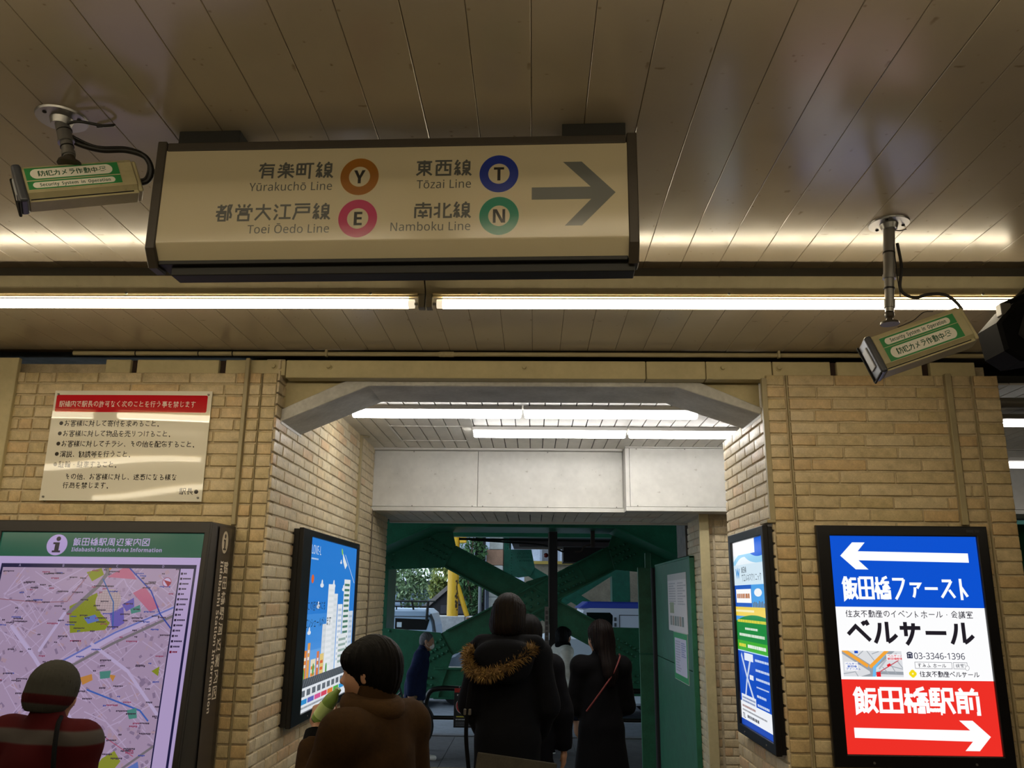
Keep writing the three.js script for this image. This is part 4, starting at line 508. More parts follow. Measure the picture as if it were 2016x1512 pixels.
    for (let i = 0; i < 260; i++) { x.fillStyle = R() < 0.7 ? '#4a3f4c' : R() < 0.5 ? '#a8506a' : '#4f5fae'; const a = gx(R()), b = gy(R()), n = 2 + Math.floor(R() * 6); for (let k = 0; k < n; k++) x.fillRect(a + k * 0.0075 * S, b, 0.0058 * S, 0.0062 * S * (0.7 + 0.5 * R())); }
    x.strokeStyle = '#b03048'; x.lineWidth = 4; x.fillStyle = '#e6d8f0'; x.beginPath(); x.arc(gx(0.94), gy(0.06), 0.02 * S, 0, 7); x.fill(); x.stroke(); x.fillStyle = '#b03048'; x.beginPath(); x.moveTo(gx(0.92), gy(0.05)); x.lineTo(gx(0.965), gy(0.06)); x.lineTo(gx(0.95), gy(0.08)); x.fill(); x.restore();
    for (let i = 0; i < 16; i++) { const y = Y(0.236 + i * 0.0235); x.fillStyle = i === 15 ? '#8a2038' : '#352c44'; x.fillRect(U(0.115), y, 0.01 * S, 0.01 * S); for (let k = 0; k < 2 + (i * 7) % 4; k++) x.fillRect(U(0.101) + k * 0.0075 * S, y + 2, 0.006 * S, 0.007 * S); }
  });
  const shp = new THREE.Shape([[-1.115, -1.32], [0, -1.32], [0, 0.004], [-1.115, 0.004]].map((p) => new THREE.Vector2(...p))); shp.holes.push(new THREE.Path([[-1.015, -1.26], [-1.015, -0.052], [-0.027, -0.052], [-0.027, -1.26]].map((p) => new THREE.Vector2(...p))));
  part('map_frame', metric(new THREE.ExtrudeGeometry(shp, { depth: 0.012, bevelEnabled: true, bevelSize: 0.004, bevelThickness: 0.004, bevelOffset: -0.004, bevelSegments: 1 })), body, face);
  part('lit_map', quad(W, H).translate(-1.015 + W / 2, -0.052 - H / 2, 0.004), backlit(mapTex, 0.6, 0.16, 0xf3e9ff), face, 'lit street map');
  areaLight('map_glow', face, [-0.52, -0.6, 0.06], W, H, [0, 0, 1], new THREE.Color(0xe9dcff), 0.12);
}
// surveillance cameras in beige housings that hang from the ceiling
function sticker(flip) {
  return canvasTex(1024, 320, (x, w, h) => {
    const rows = flip ? [[0.02, 0.38, 0], [0.42, 0.56, 1]] : [[0.0, 0.56, 1], [0.6, 0.38, 0]]; x.fillStyle = '#cfc39a'; x.fillRect(0, 0, w, h);
    for (const [top, hh, ja] of rows) { x.fillStyle = '#2c8a48'; x.fillRect(0, top * h, w, hh * h); x.fillStyle = '#f0eddd'; x.beginPath(); x.roundRect(0.05 * w, (top + 0.06) * h, 0.88 * w, (hh - 0.12) * h, (hh - 0.12) * h / 2); x.fill(); if (ja) { jp(x, '防犯カメラ作動中', 0.13 * w, (top + 0.14) * h, 0.27 * h, { color: '#2b5a3c', w: 0.12, sx: 0.92, gap: 0.03 }); x.strokeStyle = '#2b6a48'; x.lineWidth = 7; const jx = 0.76 * w, jy = (top + 0.15) * h; x.beginPath(); x.moveTo(jx + 40, jy); x.lineTo(jx + 40, jy + 34); x.quadraticCurveTo(jx + 36, jy + 50, jx + 8, jy + 48); x.moveTo(jx + 40, jy + 3); x.lineTo(jx + 92, jy + 3); x.quadraticCurveTo(jx + 104, jy + 14, jx + 88, jy + 25); x.lineTo(jx + 54, jy + 26); x.lineTo(jx + 100, jy + 52); x.stroke(); x.fillStyle = '#2b6a48'; x.fillRect(jx + 34, jy + 62, 46, 8); } else latin(x, 'Security  System  in  Operation', 0.5 * w, (top + 0.26) * h, 0.2 * h, { color: '#3a5a48', weight: 'bold', align: 'center', maxW: 0.76 * w }); }
  });
}
const beige = M(0xc2b78e, 0.42, { map: rep(grime, 2) }), alu = M(0x9a9996, 0.32, { metalness: 0.75 }), cable = M(0x17140f, 0.5);
function surveillance(label, flange, foot, P0, a, b, flip, D, cables) {
  const t = thing('security_camera', label, 'security camera', flange), A = new THREE.Vector3(...a), B = new THREE.Vector3(...b), La = A.length(), Lb = B.length();
  const rel = (p) => [p[0] - flange[0], p[1] - flange[1], p[2] - flange[2]], f = rel(foot);
  part('flange', [cyl([0, -0.006, 0], [0, 0, 0], 0.068, 0.07, 28), cyl([0, -0.024, 0], [0, -0.006, 0], 0.026, 0.032, 20)], alu, t);
  for (let i = 0; i < 3; i++) part('screw', ball([0.05 * Math.cos(i * 2.1), -0.007, 0.05 * Math.sin(i * 2.1)], 0.006, 1, 0.6, 1, 10, 6), mat.black, t);
  const m = (k) => [f[0] * k, f[1] * k, f[2] * k];
  part('pole', [cyl([0, -0.01, 0], m(0.55), 0.0195, 0.0195, 20), cyl(m(0.53), m(0.57), 0.0225, 0.0225, 20), cyl(m(0.55), m(0.9), 0.0165, 0.0145, 20), cyl(m(0.78), m(0.86), 0.0185, 0.0185, 20)], alu, t);
  part('cable_tie', [cyl(m(0.3), m(0.315), 0.021, 0.021, 16), cyl(m(0.66), m(0.675), 0.0185, 0.0185, 16)], cable, t);
  part('ball_joint', [ball(m(0.93), 0.016), cyl(m(0.92), m(1.02), 0.008, 0.014, 12), cyl(m(1.0), [m(1.0)[0], m(1.0)[1] - 0.008, m(1.0)[2]], 0.03, 0.032, 18)], frameBrown, t);
  const h = new THREE.Group(); h.name = 'housing'; h.position.set(...rel(P0)); h.quaternion.setFromRotationMatrix(new THREE.Matrix4().makeBasis(A.clone().normalize(), B.clone().negate().normalize(), new THREE.Vector3().crossVectors(A, B.clone().negate()).normalize())); t.add(h);
  const sec = [[0.0, -0.008], [0, -Lb + 0.004], [-0.012, -Lb - 0.008], [-0.012, -Lb - 0.018], [-D + 0.01, -Lb - 0.018], [-D, -Lb + 0.004], [-D, -0.008], [-D + 0.012, 0.006], [-0.012, 0.006]];
  part('casing', exX(sec, 0.014, La - 0.006, 0.003), beige, h);
  part('bottom_seam', box(0.02, -Lb - 0.0125, -D + 0.004, La - 0.02, -Lb - 0.0095, -0.0105), mat.black, h);
  part('front_bezel', box(-0.008, -Lb - 0.02, -D - 0.004, 0.016, 0.01, 0.005, 0.008), M(0x44464c, 0.35), h); part('window', [box(-0.012, -Lb + 0.012, -D + 0.02, -0.006, -0.02, -0.02, 0.012)], M(0xb7babd, 0.12), h); part('hood_edge', [box(-0.014, -Lb - 0.022, -D - 0.006, -0.006, 0.012, -D + 0.004, 0.004), box(-0.014, -Lb - 0.024, -D - 0.004, -0.006, -Lb - 0.016, 0.004, 0.004)], mat.black, h);
  part('rear_cap', box(La - 0.008, -Lb - 0.016, -D + 0.004, La + 0.006, 0.0, -0.006, 0.006), beige, h);
  const sw = La * 0.78, sh = Lb * (flip ? 0.86 : 0.8); part('sticker', quad(sw, sh).translate(La * (flip ? 0.5 : 0.46), -0.006 - sh / 2 - (flip ? 0.006 : 0), 0.0012), printed(sticker(flip), 0.4), h, 'green and white sticker');
  for (const c of cables) part('cable', tube(c.pts.map(rel), c.r, 48, 8), cable, t);
}
surveillance('left beige security camera with green stickers, its lens end at the dark edge', [-1.345, CEIL, -2.075], [-1.30, 2.785, -2.07], [-1.406, 2.729, -2.0], [0.246, 0.104, -0.14], [0.029, -0.078, -0.006], false, 0.075, [
  { r: 0.0085, pts: [[-1.325, 2.87, -2.08], [-1.3, 2.855, -2.09], [-1.24, 2.845, -2.11], [-1.18, 2.86, -2.14], [-1.135, 2.85, -2.16], [-1.12, 2.815, -2.175], [-1.13, 2.785, -2.18], [-1.17, 2.77, -2.17]] }, { r: 0.004, pts: [[-1.32, 2.875, -2.08], [-1.25, 2.85, -2.1], [-1.18, 2.868, -2.14], [-1.14, 2.858, -2.16], [-1.126, 2.82, -2.17], [-1.14, 2.79, -2.18], [-1.165, 2.785, -2.17]] }, { r: 0.0045, pts: [[-1.345, 2.9, -2.075], [-1.29, 2.905, -2.06], [-1.22, 2.898, -2.07], [-1.2, 2.912, -2.09], [-1.26, 2.92, -2.11]] }]);
surveillance('right beige security camera on the long pole, tilted up to the right', [1.262, CEIL, -2.77], [1.228, 2.555, -2.77], [1.123, 2.477, -2.72], [0.305, 0.104, 0.04], [0.032, -0.101, 0.018], true, 0.09, [
  { r: 0.0055, pts: [[1.275, 2.84, -2.75], [1.278, 2.75, -2.745], [1.268, 2.66, -2.745], [1.31, 2.636, -2.745], [1.36, 2.65, -2.75], [1.42, 2.648, -2.75], [1.45, 2.62, -2.745], [1.465, 2.59, -2.74]] }, { r: 0.0018, pts: [[1.265, 2.84, -2.755], [1.262, 2.72, -2.75], [1.265, 2.64, -2.75]] }, { r: 0.0016, pts: [[1.245, 2.53, -2.75], [1.3, 2.555, -2.75], [1.34, 2.585, -2.75], [1.37, 2.588, -2.75]] }, { r: 0.002, pts: [[1.335, 2.918, -2.8], [1.3, 2.9, -2.775], [1.28, 2.9, -2.77]] }]);
// dark loudspeaker at the right edge
{
  const t = thing('loudspeaker', 'black loudspeaker at the right edge under the end of the tube', 'speaker', [1.895, 2.735, -3.02]), k = new THREE.MeshPhysicalMaterial({ color: 0x060607, roughness: 0.8, specularIntensity: 0.2 });
  part('cabinet', prism([[-0.165, -0.10], [-0.15, -0.21], [-0.095, -0.25], [0.0, -0.235], [0.14, -0.19], [0.16, -0.02], [0.06, 0.04], [-0.09, -0.02]], -0.14, 0.02, 0.012), k, t); part('grille', prism([[-0.07, -0.075], [-0.1, -0.15], [-0.06, -0.19], [0.06, -0.16], [0.09, -0.06], [0.02, -0.02]], 0.018, 0.03, 0.006), M(0x0c0c0f, 0.8), t);
  part('name_strip', box(-0.06, -0.22, 0.021, -0.03, -0.212, 0.024), M(0x3a3b44, 0.4), t).rotation.z = 0.3; part('bracket', [cyl([0.1, 0.0, -0.06], [0.16, 0.226, -0.1], 0.014, 0.014, 12), box(0.1, 0.219, -0.16, 0.22, 0.23, -0.04, 0.003), cyl([-0.1, -0.02, -0.05], [0.06, 0.05, -0.06], 0.02, 0.02, 12)], k, t); part('cable', tube([[0.14, 0.2, -0.1], [0.05, 0.1, -0.1], [-0.03, 0.03, -0.08]], 0.006, 24), cable, t); part('clamp', box(-0.14, -0.07, -0.03, -0.1, -0.02, 0.01, 0.006), M(0x4a4640, 0.5), t);
}
// ---------------------------------------------------------------- people: smooth bodies meshed from distance fields
const V = (p) => new THREE.Vector3(...p);
// surface nets over a grid: one vertex in every cell that the surface crosses
function net(f, lo, hi, cell) {
  const n = [0, 1, 2].map((i) => Math.ceil((hi[i] - lo[i]) / cell) + 2), [nx, ny, nz] = n, val = new Float32Array(nx * ny * nz), at = new Int32Array(nx * ny * nz).fill(-1), P = [], I = [], id = (x, y, z) => (z * ny + y) * nx + x;
  for (let z = 0; z < nz; z++) for (let y = 0; y < ny; y++) for (let x = 0; x < nx; x++) val[id(x, y, z)] = x && y && z && x < nx - 1 && y < ny - 1 && z < nz - 1 ? f(lo[0] + x * cell, lo[1] + y * cell, lo[2] + z * cell) : 1;
  const C = []; for (let k = 0; k < 8; k++) C.push([k & 1, (k >> 1) & 1, k >> 2]);
  const E = []; for (let a = 0; a < 8; a++) for (let b = a + 1; b < 8; b++) if ([1, 2, 4].includes(a ^ b)) E.push([a, b]);
  for (let z = 0; z < nz - 1; z++) for (let y = 0; y < ny - 1; y++) for (let x = 0; x < nx - 1; x++) {
    const v = C.map(([i, j, k]) => val[id(x + i, y + j, z + k)]); let inside = 0; for (const q of v) if (q < 0) inside++; if (!inside || inside === 8) continue;
    let sx = 0, sy = 0, sz = 0, m = 0; for (const [a, b] of E) if ((v[a] < 0) !== (v[b] < 0)) { const t = v[a] / (v[a] - v[b]); sx += C[a][0] + t * (C[b][0] - C[a][0]); sy += C[a][1] + t * (C[b][1] - C[a][1]); sz += C[a][2] + t * (C[b][2] - C[a][2]); m++; }
    at[id(x, y, z)] = P.length / 3; P.push(lo[0] + (x + sx / m) * cell, lo[1] + (y + sy / m) * cell, lo[2] + (z + sz / m) * cell);
  }
  const D = [[1, 0, 0], [0, 1, 0], [0, 0, 1]];
  for (let z = 1; z < nz - 1; z++) for (let y = 1; y < ny - 1; y++) for (let x = 1; x < nx - 1; x++) for (let d = 0; d < 3; d++) {
    const a = val[id(x, y, z)] < 0, b = val[id(x + D[d][0], y + D[d][1], z + D[d][2])] < 0; if (a === b) continue;
    const u = D[(d + 1) % 3], w = D[(d + 2) % 3], q = [at[id(x, y, z)], at[id(x - u[0], y - u[1], z - u[2])], at[id(x - u[0] - w[0], y - u[1] - w[1], z - u[2] - w[2])], at[id(x - w[0], y - w[1], z - w[2])]];
    if (q.some((k) => k < 0)) continue; if (a) I.push(q[0], q[1], q[2], q[0], q[2], q[3]); else I.push(q[0], q[2], q[1], q[0], q[3], q[2]);
  }
  const g = new THREE.BufferGeometry(); g.setAttribute('position', new THREE.Float32BufferAttribute(P, 3)); g.setIndex(I); g.computeVertexNormals();
  const uv = new Float32Array(P.length / 3 * 2); for (let i = 0; i < P.length / 3; i++) { uv[2 * i] = P[3 * i] + 0.6 * P[3 * i + 2]; uv[2 * i + 1] = P[3 * i + 1]; } g.setAttribute('uv', new THREE.BufferAttribute(uv, 2)); return g;
}
const smin = (a, b, k) => { const h = Math.max(k - Math.abs(a - b), 0) / k; return Math.min(a, b) - h * h * k * 0.25; };
// tapered capsule; flat > 1 thins it front to back
function cap(a, b, ra, rb = ra, flat = 1) {
  const dx = b[0] - a[0], dy = b[1] - a[1], dz = (b[2] - a[2]) * flat, L = dx * dx + dy * dy + dz * dz || 1e-9;
  const f = (x, y, z) => { const px = x - a[0], py = y - a[1], pz = (z - a[2]) * flat; const t = Math.min(1, Math.max(0, (px * dx + py * dy + pz * dz) / L)), ex = px - t * dx, ey = py - t * dy, ez = pz - t * dz; return (Math.sqrt(ex * ex + ey * ey + ez * ez) - (ra + t * (rb - ra))) / (flat > 1 ? 1 + (flat - 1) * 0.4 : 1); };
  f.lo = [0, 1, 2].map((i) => Math.min(a[i] - ra, b[i] - rb)); f.hi = [0, 1, 2].map((i) => Math.max(a[i] + ra, b[i] + rb)); return f;
}
function egg(c, r) { const m = Math.min(...r), f = (x, y, z) => { const a = (x - c[0]) / r[0], b = (y - c[1]) / r[1], d = (z - c[2]) / r[2], k0 = Math.sqrt(a * a + b * b + d * d), k1 = Math.sqrt((a / r[0]) ** 2 + (b / r[1]) ** 2 + (d / r[2]) ** 2); return k1 > 1e-9 ? k0 * (k0 - 1) / k1 : -m; }; f.lo = c.map((v, i) => v - r[i]); f.hi = c.map((v, i) => v + r[i]); return f; }
function blend(list, k) { const f = (x, y, z) => { let d = list[0](x, y, z); for (let i = 1; i < list.length; i++) d = smin(d, list[i](x, y, z), k); return d; }; f.lo = [0, 1, 2].map((i) => Math.min(...list.map((q) => q.lo[i]))); f.hi = [0, 1, 2].map((i) => Math.max(...list.map((q) => q.hi[i]))); return f; }
function solid(f, cell, pad = 0.02, g) { return net(g ? (x, y, z) => g(x, y, z, f(x, y, z)) : f, f.lo.map((v) => v - pad), f.hi.map((v) => v + pad), cell); }
const n3 = (x, y, z, s) => { const a = vnoise(x + 37.1, y + 11.3, s, 1e6), b = vnoise(y + 5.7, z + 71.9, s + 9, 1e6), c = vnoise(z + 19.3, x + 3.1, s + 17, 1e6); return (a + b + c) / 3 - 0.5; };

// head in its own space: eyes at y = 0, facing +z, 0.235 from chin to crown
const headField = (() => {
  const base = blend([egg([0, 0.03, -0.012], [0.077, 0.096, 0.096]), egg([0, -0.035, 0.026], [0.057, 0.078, 0.064]), egg([0, -0.092, 0.056], [0.03, 0.024, 0.03]), egg([0.034, -0.026, 0.058], [0.026, 0.026, 0.026]), egg([-0.034, -0.026, 0.058], [0.026, 0.026, 0.026]), egg([0, 0.022, 0.076], [0.046, 0.014, 0.016])], 0.035);
  const nose = blend([cap([0, 0.008, 0.085], [0, -0.027, 0.106], 0.008, 0.0115), egg([0.011, -0.031, 0.094], [0.009, 0.008, 0.01]), egg([-0.011, -0.031, 0.094], [0.009, 0.008, 0.01])], 0.01);
  const lips = blend([cap([-0.018, -0.0585, 0.083], [0.018, -0.0585, 0.083], 0.006, 0.006), cap([-0.015, -0.0665, 0.082], [0.015, -0.0665, 0.082], 0.007, 0.007)], 0.004);
  const ears = [1, -1].map((s) => blend([egg([s * 0.079, -0.004, -0.008], [0.009, 0.031, 0.018]), egg([s * 0.083, 0.008, -0.014], [0.008, 0.02, 0.012])], 0.008)), dents = [1, -1].map((s) => egg([s * 0.031, 0.0, 0.092], [0.017, 0.011, 0.014])), balls = [1, -1].map((s) => egg([s * 0.031, -0.001, 0.0765], [0.0125, 0.0115, 0.0125])), neck = cap([0, -0.07, -0.018], [0, -0.2, -0.04], 0.05, 0.056);
  const f = (x, y, z) => { let d = smin(base(x, y, z), neck(x, y, z), 0.03); d = smin(d, nose(x, y, z), 0.014); d = smin(d, lips(x, y, z), 0.008); for (const e of dents) d = -smin(-d, e(x, y, z), 0.012); for (const b of balls) d = smin(d, b(x, y, z), 0.003); for (const e of ears) d = smin(d, e(x, y, z), 0.008); return d; };
  f.lo = [-0.095, -0.2, -0.115]; f.hi = [0.095, 0.13, 0.125]; return f;
})();
const headGeo = solid(headField, 0.005, 0.01);
function hairGeo(style) {
  const list = [egg([0, 0.036, -0.018], [0.093, 0.108, 0.112])]; let face = egg([0, -0.05, 0.1], [0.073, 0.088, 0.085]), cut = -0.075, amp = 0.006;
  if (style === 'short') { list.push(egg([0, -0.02, -0.05], [0.086, 0.085, 0.075]), egg([0, 0.05, 0.055], [0.075, 0.055, 0.055])); cut = -0.085; }
  if (style === 'crop') { list.length = 0; list.push(egg([0, 0.033, -0.016], [0.081, 0.1, 0.101]), egg([0, -0.03, -0.055], [0.07, 0.06, 0.05])); face = egg([0, -0.02, 0.085], [0.084, 0.095, 0.075]); cut = -0.06; amp = 0.002; }
  if (style === 'bob') { list.push(egg([0, -0.04, -0.032], [0.106, 0.095, 0.092]), egg([0, 0.05, 0.045], [0.08, 0.058, 0.06])); cut = -0.112; amp = 0.007; }
  if (style === 'long') { list.push(egg([0, -0.04, -0.045], [0.09, 0.1, 0.08]), cap([0, -0.06, -0.075], [0, -0.26, -0.115], 0.075, 0.062, 1.6), cap([0, -0.22, -0.11], [0, -0.33, -0.118], 0.058, 0.03, 1.6)); cut = -0.5; amp = 0.008; }
  if (style === 'tail') { list.push(egg([0, -0.03, -0.04], [0.086, 0.09, 0.08]), egg([0, -0.01, -0.125], [0.03, 0.035, 0.03]), cap([0, -0.02, -0.13], [0.01, -0.3, -0.125], 0.045, 0.05, 1.5), cap([0.01, -0.28, -0.125], [0.02, -0.4, -0.12], 0.05, 0.02, 1.5)); cut = -0.5; amp = 0.008; }
  const f = blend(list, 0.03);
  return solid(f, 0.0065, 0.02, (x, y, z, d) => { const an = Math.atan2(x, z); d += amp * (Math.sin(an * 38 + 5 * n3(x * 20, y * 7, z * 20, 3)) * 0.35 + 2.2 * n3(an * 9, y * 9, 1, 5)); d = -smin(-d, face(x, y, z), 0.02); return Math.max(d, cut - y + 0.014 * Math.sin(an * 23) * 0.5); });
}
const hairMap = rep(strandTex, 3); hairMap.colorSpace = THREE.SRGBColorSpace; const hairs = {}; const hairOf = (s) => (hairs[s] ??= hairGeo(s));
// hand: wrist at the origin, fingers towards -y, palm facing +z, thumb on the +x side
function handGeo(curl) {
  const fingers = [[0.031, 0.076, 0.0088], [0.0105, 0.083, 0.009], [-0.0105, 0.077, 0.0086], [-0.03, 0.061, 0.0076]], list = [cap([0.0, -0.0, 0], [0, -0.03, 0], 0.026, 0.03, 1.5), cap([0.022, -0.03, 0], [0.026, -0.085, 0.002], 0.018, 0.0135, 1.25), cap([0, -0.03, 0], [0.004, -0.09, 0.002], 0.02, 0.014, 1.3), cap([-0.02, -0.03, 0], [-0.024, -0.08, 0.003], 0.018, 0.013, 1.25)];
  const palm = blend(list, 0.014), fs = fingers.map(([x, L, r], i) => { let p = [x, -0.082 + Math.abs(x) * 0.1, 0.002], a = curl * (0.5 + 0.1 * i); const seg = []; for (const [k, l] of [[0, 0.45], [1, 0.32], [2, 0.27]]) { const q = [p[0] + x * 0.02, p[1] - Math.cos(a) * L * l, p[2] + Math.sin(a) * L * l]; seg.push(cap(p, q, r * (1 - 0.1 * k), r * (0.92 - 0.12 * k))); p = q; a += curl * 0.75; } return blend(seg, 0.004); });
  const th = blend([cap([0.022, -0.022, 0.004], [0.047, -0.055, 0.016], 0.0145, 0.0105), cap([0.047, -0.055, 0.016], [0.047 - 0.012 * curl, -0.085, 0.026 + 0.012 * curl], 0.0102, 0.0085)], 0.006);
  const f = (x, y, z) => { let d = smin(palm(x, y, z), th(x, y, z), 0.012); for (const q of fs) d = smin(d, q(x, y, z), 0.006); return d; }; const all = [palm, th, ...fs]; f.lo = [0, 1, 2].map((i) => Math.min(...all.map((q) => q.lo[i]))); f.hi = [0, 1, 2].map((i) => Math.max(...all.map((q) => q.hi[i]))); return solid(f, 0.0042, 0.008);
}
const skinTone = M(0xa77c60, 0.55, { bumpMap: peel, bumpScale: 0.0003 }), iris = M(0x120c0a, 0.15);
const cloth = (c, r = 0.9, k = 10) => new THREE.MeshPhysicalMaterial({ color: c, roughness: r, specularIntensity: 0.25, map: rep(mottle, 3), bumpMap: rep(weave, k), bumpScale: 0.0012 });
function person(label, pos, yaw, H, o) {
  const t = thing('person', label, 'person', pos, yaw, o.group), s = H / 1.7, S = (p) => [p[0] * s, p[1] * s, p[2] * s], k = o.girth ?? 1, lean = o.lean ?? 0, hip = [0, 0.93, 0];
  const up = ([x, y, z]) => { const dy = y - hip[1], c = Math.cos(lean), n = Math.sin(lean); return S([x, hip[1] + dy * c - z * n, z * c + dy * n]); };
  const J = { pel: S([0, 0.95, 0]), waist: up([0, 1.1, 0]), chest: up([0, 1.27, -0.005]), shL: up([0.17 * k, 1.385, -0.012]), shR: up([-0.17 * k, 1.385, -0.012]), neck: up([0, 1.44, -0.012]), head: up([0, 1.585, 0.018]) };
  const L = o.legs ?? [[[0.09, 0.49, 0.01], [0.09, 0.085, -0.01]], [[-0.09, 0.49, 0.01], [-0.09, 0.085, -0.01]]], hips = [S([0.085, 0.91, 0]), S([-0.085, 0.91, 0])], legs = L.map((q) => q.map(S));
  const A = o.arms ?? [[[0.235, 1.11, -0.03], [0.235, 0.86, 0.03]], [[-0.235, 1.11, -0.03], [-0.235, 0.86, 0.03]]], arms = A.map((q) => q.map(up)), sh = [J.shL, J.shR];
  // body: head, neck, trunk, arms, legs and hands as one mesh
  const bodyF = blend([cap(J.neck, up([0, 1.52, 0.0]), 0.05 * s, 0.048 * s), cap(J.shL, J.shR, 0.05 * s, 0.05 * s), cap(J.chest, J.waist, 0.115 * s * k, 0.1 * s * k, 1.35), cap(J.waist, J.pel, 0.1 * s * k, 0.12 * s * k, 1.25), ...[0, 1].flatMap((i) => [cap(sh[i], arms[i][0], 0.042 * s, 0.036 * s), cap(arms[i][0], arms[i][1], 0.035 * s, 0.026 * s), cap(hips[i], legs[i][0], 0.075 * s, 0.052 * s), cap(legs[i][0], legs[i][1], 0.05 * s, 0.034 * s), egg([legs[i][0][0] * 0.4 + legs[i][1][0] * 0.6, legs[i][0][1] * 0.66 + legs[i][1][1] * 0.34, legs[i][0][2] * 0.66 + legs[i][1][2] * 0.34 - 0.018 * s], [0.045 * s, 0.1 * s, 0.045 * s])])], 0.03 * s);
  const hm = new THREE.Matrix4().compose(V(J.head), new THREE.Quaternion().setFromEuler(new THREE.Euler((o.nod ?? 0) + lean * 0.6, o.turn ?? 0, o.tilt ?? 0, 'YXZ')), new THREE.Vector3(s, s, s));
  const geos = [solid(bodyF, 0.015), headGeo.clone().applyMatrix4(hm)];
  arms.forEach(([e, w], i) => { if (o.hands && !o.hands[i]) return; const h = o.hands?.[i] ?? {}, d = V(w).sub(V(e)).normalize(), q = new THREE.Quaternion().setFromUnitVectors(new THREE.Vector3(0, -1, 0), d).multiply(new THREE.Quaternion().setFromAxisAngle(new THREE.Vector3(0, 1, 0), h.roll ?? (i ? 1.4 : -1.4))); const g = handGeo(h.curl ?? 0.5); if (i) g.scale(-1, 1, 1); if (i && g.index) { const a = g.index.array; for (let j = 0; j < a.length; j += 3) [a[j], a[j + 1]] = [a[j + 1], a[j]]; g.computeVertexNormals(); } if (h.flip) q.multiply(new THREE.Quaternion().setFromAxisAngle(new THREE.Vector3(1, 0, 0), h.flip)); geos.push(g.applyMatrix4(new THREE.Matrix4().compose(V(w), q, new THREE.Vector3(s, s, s)))); });
  const body = part('body', geos, skinTone, t);
  if (o.eyes) part('eyes', [1, -1].map((e) => ball([e * 0.031, 0, 0.0845], 0.0065, 1, 1, 0.7, 12, 8).applyMatrix4(hm)), iris, body);
  if (o.hair) part('hair', hairOf(o.hair).clone().applyMatrix4(hm), new THREE.MeshPhysicalMaterial({ color: o.hairColor ?? 0x0c0a09, roughness: 0.6, specularIntensity: 0.2, map: hairMap, bumpMap: hairMap, bumpScale: 0.002 }), t);
  // top: coat, jacket or hooded coat
  const T = o.top, g = T.thick ?? 0.02, hemY = T.hem * s, hemC = [J.pel[0], hemY, J.pel[2] + (T.hemShift ?? 0) * s];
  const topF = blend([cap(J.shL, J.shR, (0.058 + g) * s, (0.058 + g) * s), cap(J.chest, J.waist, (0.132 * k + g) * s, (0.132 * k + g) * s, 1.3), cap(J.waist, J.pel, (0.132 * k + g) * s, (0.16 * k + g) * s, 1.3), cap(J.pel, hemC, (0.16 * k + g) * s, Math.max(T.flare ?? 0.15, 0.165 * k + g) * s, 1.3), cap(J.neck, up([0, 1.475 + (T.collar ?? 0), -0.012]), (0.06 + g * 0.6) * s, (0.056 + g * 0.4) * s), ...[0, 1].flatMap((i) => { const w = arms[i][1], e = arms[i][0], c = [0, 1, 2].map((m) => e[m] + (w[m] - e[m]) * (T.sleeve ?? 0.93)); return [cap(sh[i], e, (0.054 + g * 0.8) * s, (0.047 + g * 0.7) * s), cap(e, c, (0.047 + g * 0.7) * s, (0.038 + g * 0.6) * s)]; })], 0.035 * s);
  topF.lo[1] = Math.max(topF.lo[1], Math.min(hemY - 0.02, ...arms.map((q) => q[1][1] - 0.06)));
  const fold = T.fold ?? 0.006, armOnly = blend([0, 1].map((i) => cap(arms[i][0], arms[i][1], 0.09 * s, 0.08 * s)), 0.01);
  const hollow = up([0, 1.5 + (T.collar ?? 0), 0.0]), neckHole = cap([hollow[0], hollow[1] + 0.1, hollow[2]], [hollow[0], hollow[1] - 0.06, hollow[2]], 0.052 * s, 0.05 * s), stops = arms.map(([e, w]) => { const c = [0, 1, 2].map((m) => e[m] + (w[m] - e[m]) * (T.sleeve ?? 0.93)), d = V(w).sub(V(e)).normalize(); return { c, d }; });
  const top = part(T.name ?? 'jacket', solid(topF, 0.0125, 0.02, (x, y, z, d) => {
    d += fold * (1.6 * n3(x * 14, y * 6, z * 14, 7) + 0.9 * n3(x * 34, y * 15, z * 34, 9)) + fold * 0.45 * Math.sin(y * 46 / s + 5 * n3(x * 9, y * 3, z * 9, 4)) * Math.max(0, 1 - Math.abs(armOnly(x, y, z)) * 14);
    d = Math.max(d, -neckHole(x, y, z)); if (armOnly(x, y, z) > 0) d = Math.max(d, hemY - y + 0.004 * Math.sin(x * 30)); for (const q of stops) { const a = (x - q.c[0]) * q.d.x + (y - q.c[1]) * q.d.y + (z - q.c[2]) * q.d.z; if (a > 0 && a < 0.1 && Math.hypot(x - q.c[0], y - q.c[1], z - q.c[2]) < 0.1) d = Math.max(d, a); } return d;
  }), T.mat, t);
  if (T.parts) T.parts(t, top, { up, S, s, J, arms, hm });
  // trousers or skirt, shoes
  const B = o.bottom; if (B) { const end = (B.end ?? 0.1) * s, bf = blend([cap(J.pel, [0, 0.9 * s, 0], 0.135 * s * k, 0.13 * s * k, 1.2), ...[0, 1].flatMap((i) => [cap(hips[i], legs[i][0], 0.088 * s * k, (B.knee ?? 0.072) * s), cap(legs[i][0], legs[i][1], (B.knee ?? 0.072) * s, (B.cuff ?? 0.062) * s)])], 0.03 * s); bf.lo[1] = Math.max(bf.lo[1], end - 0.01); part(B.name ?? 'trousers', solid(bf, 0.0135, 0.02, (x, y, z, d) => Math.max(d + 0.006 * (1.4 * n3(x * 16, y * 9, z * 16, 12) + Math.sin(y * 40 + 6 * n3(x * 10, y, z * 10, 2)) * 0.25), end - y)), B.mat, t); }
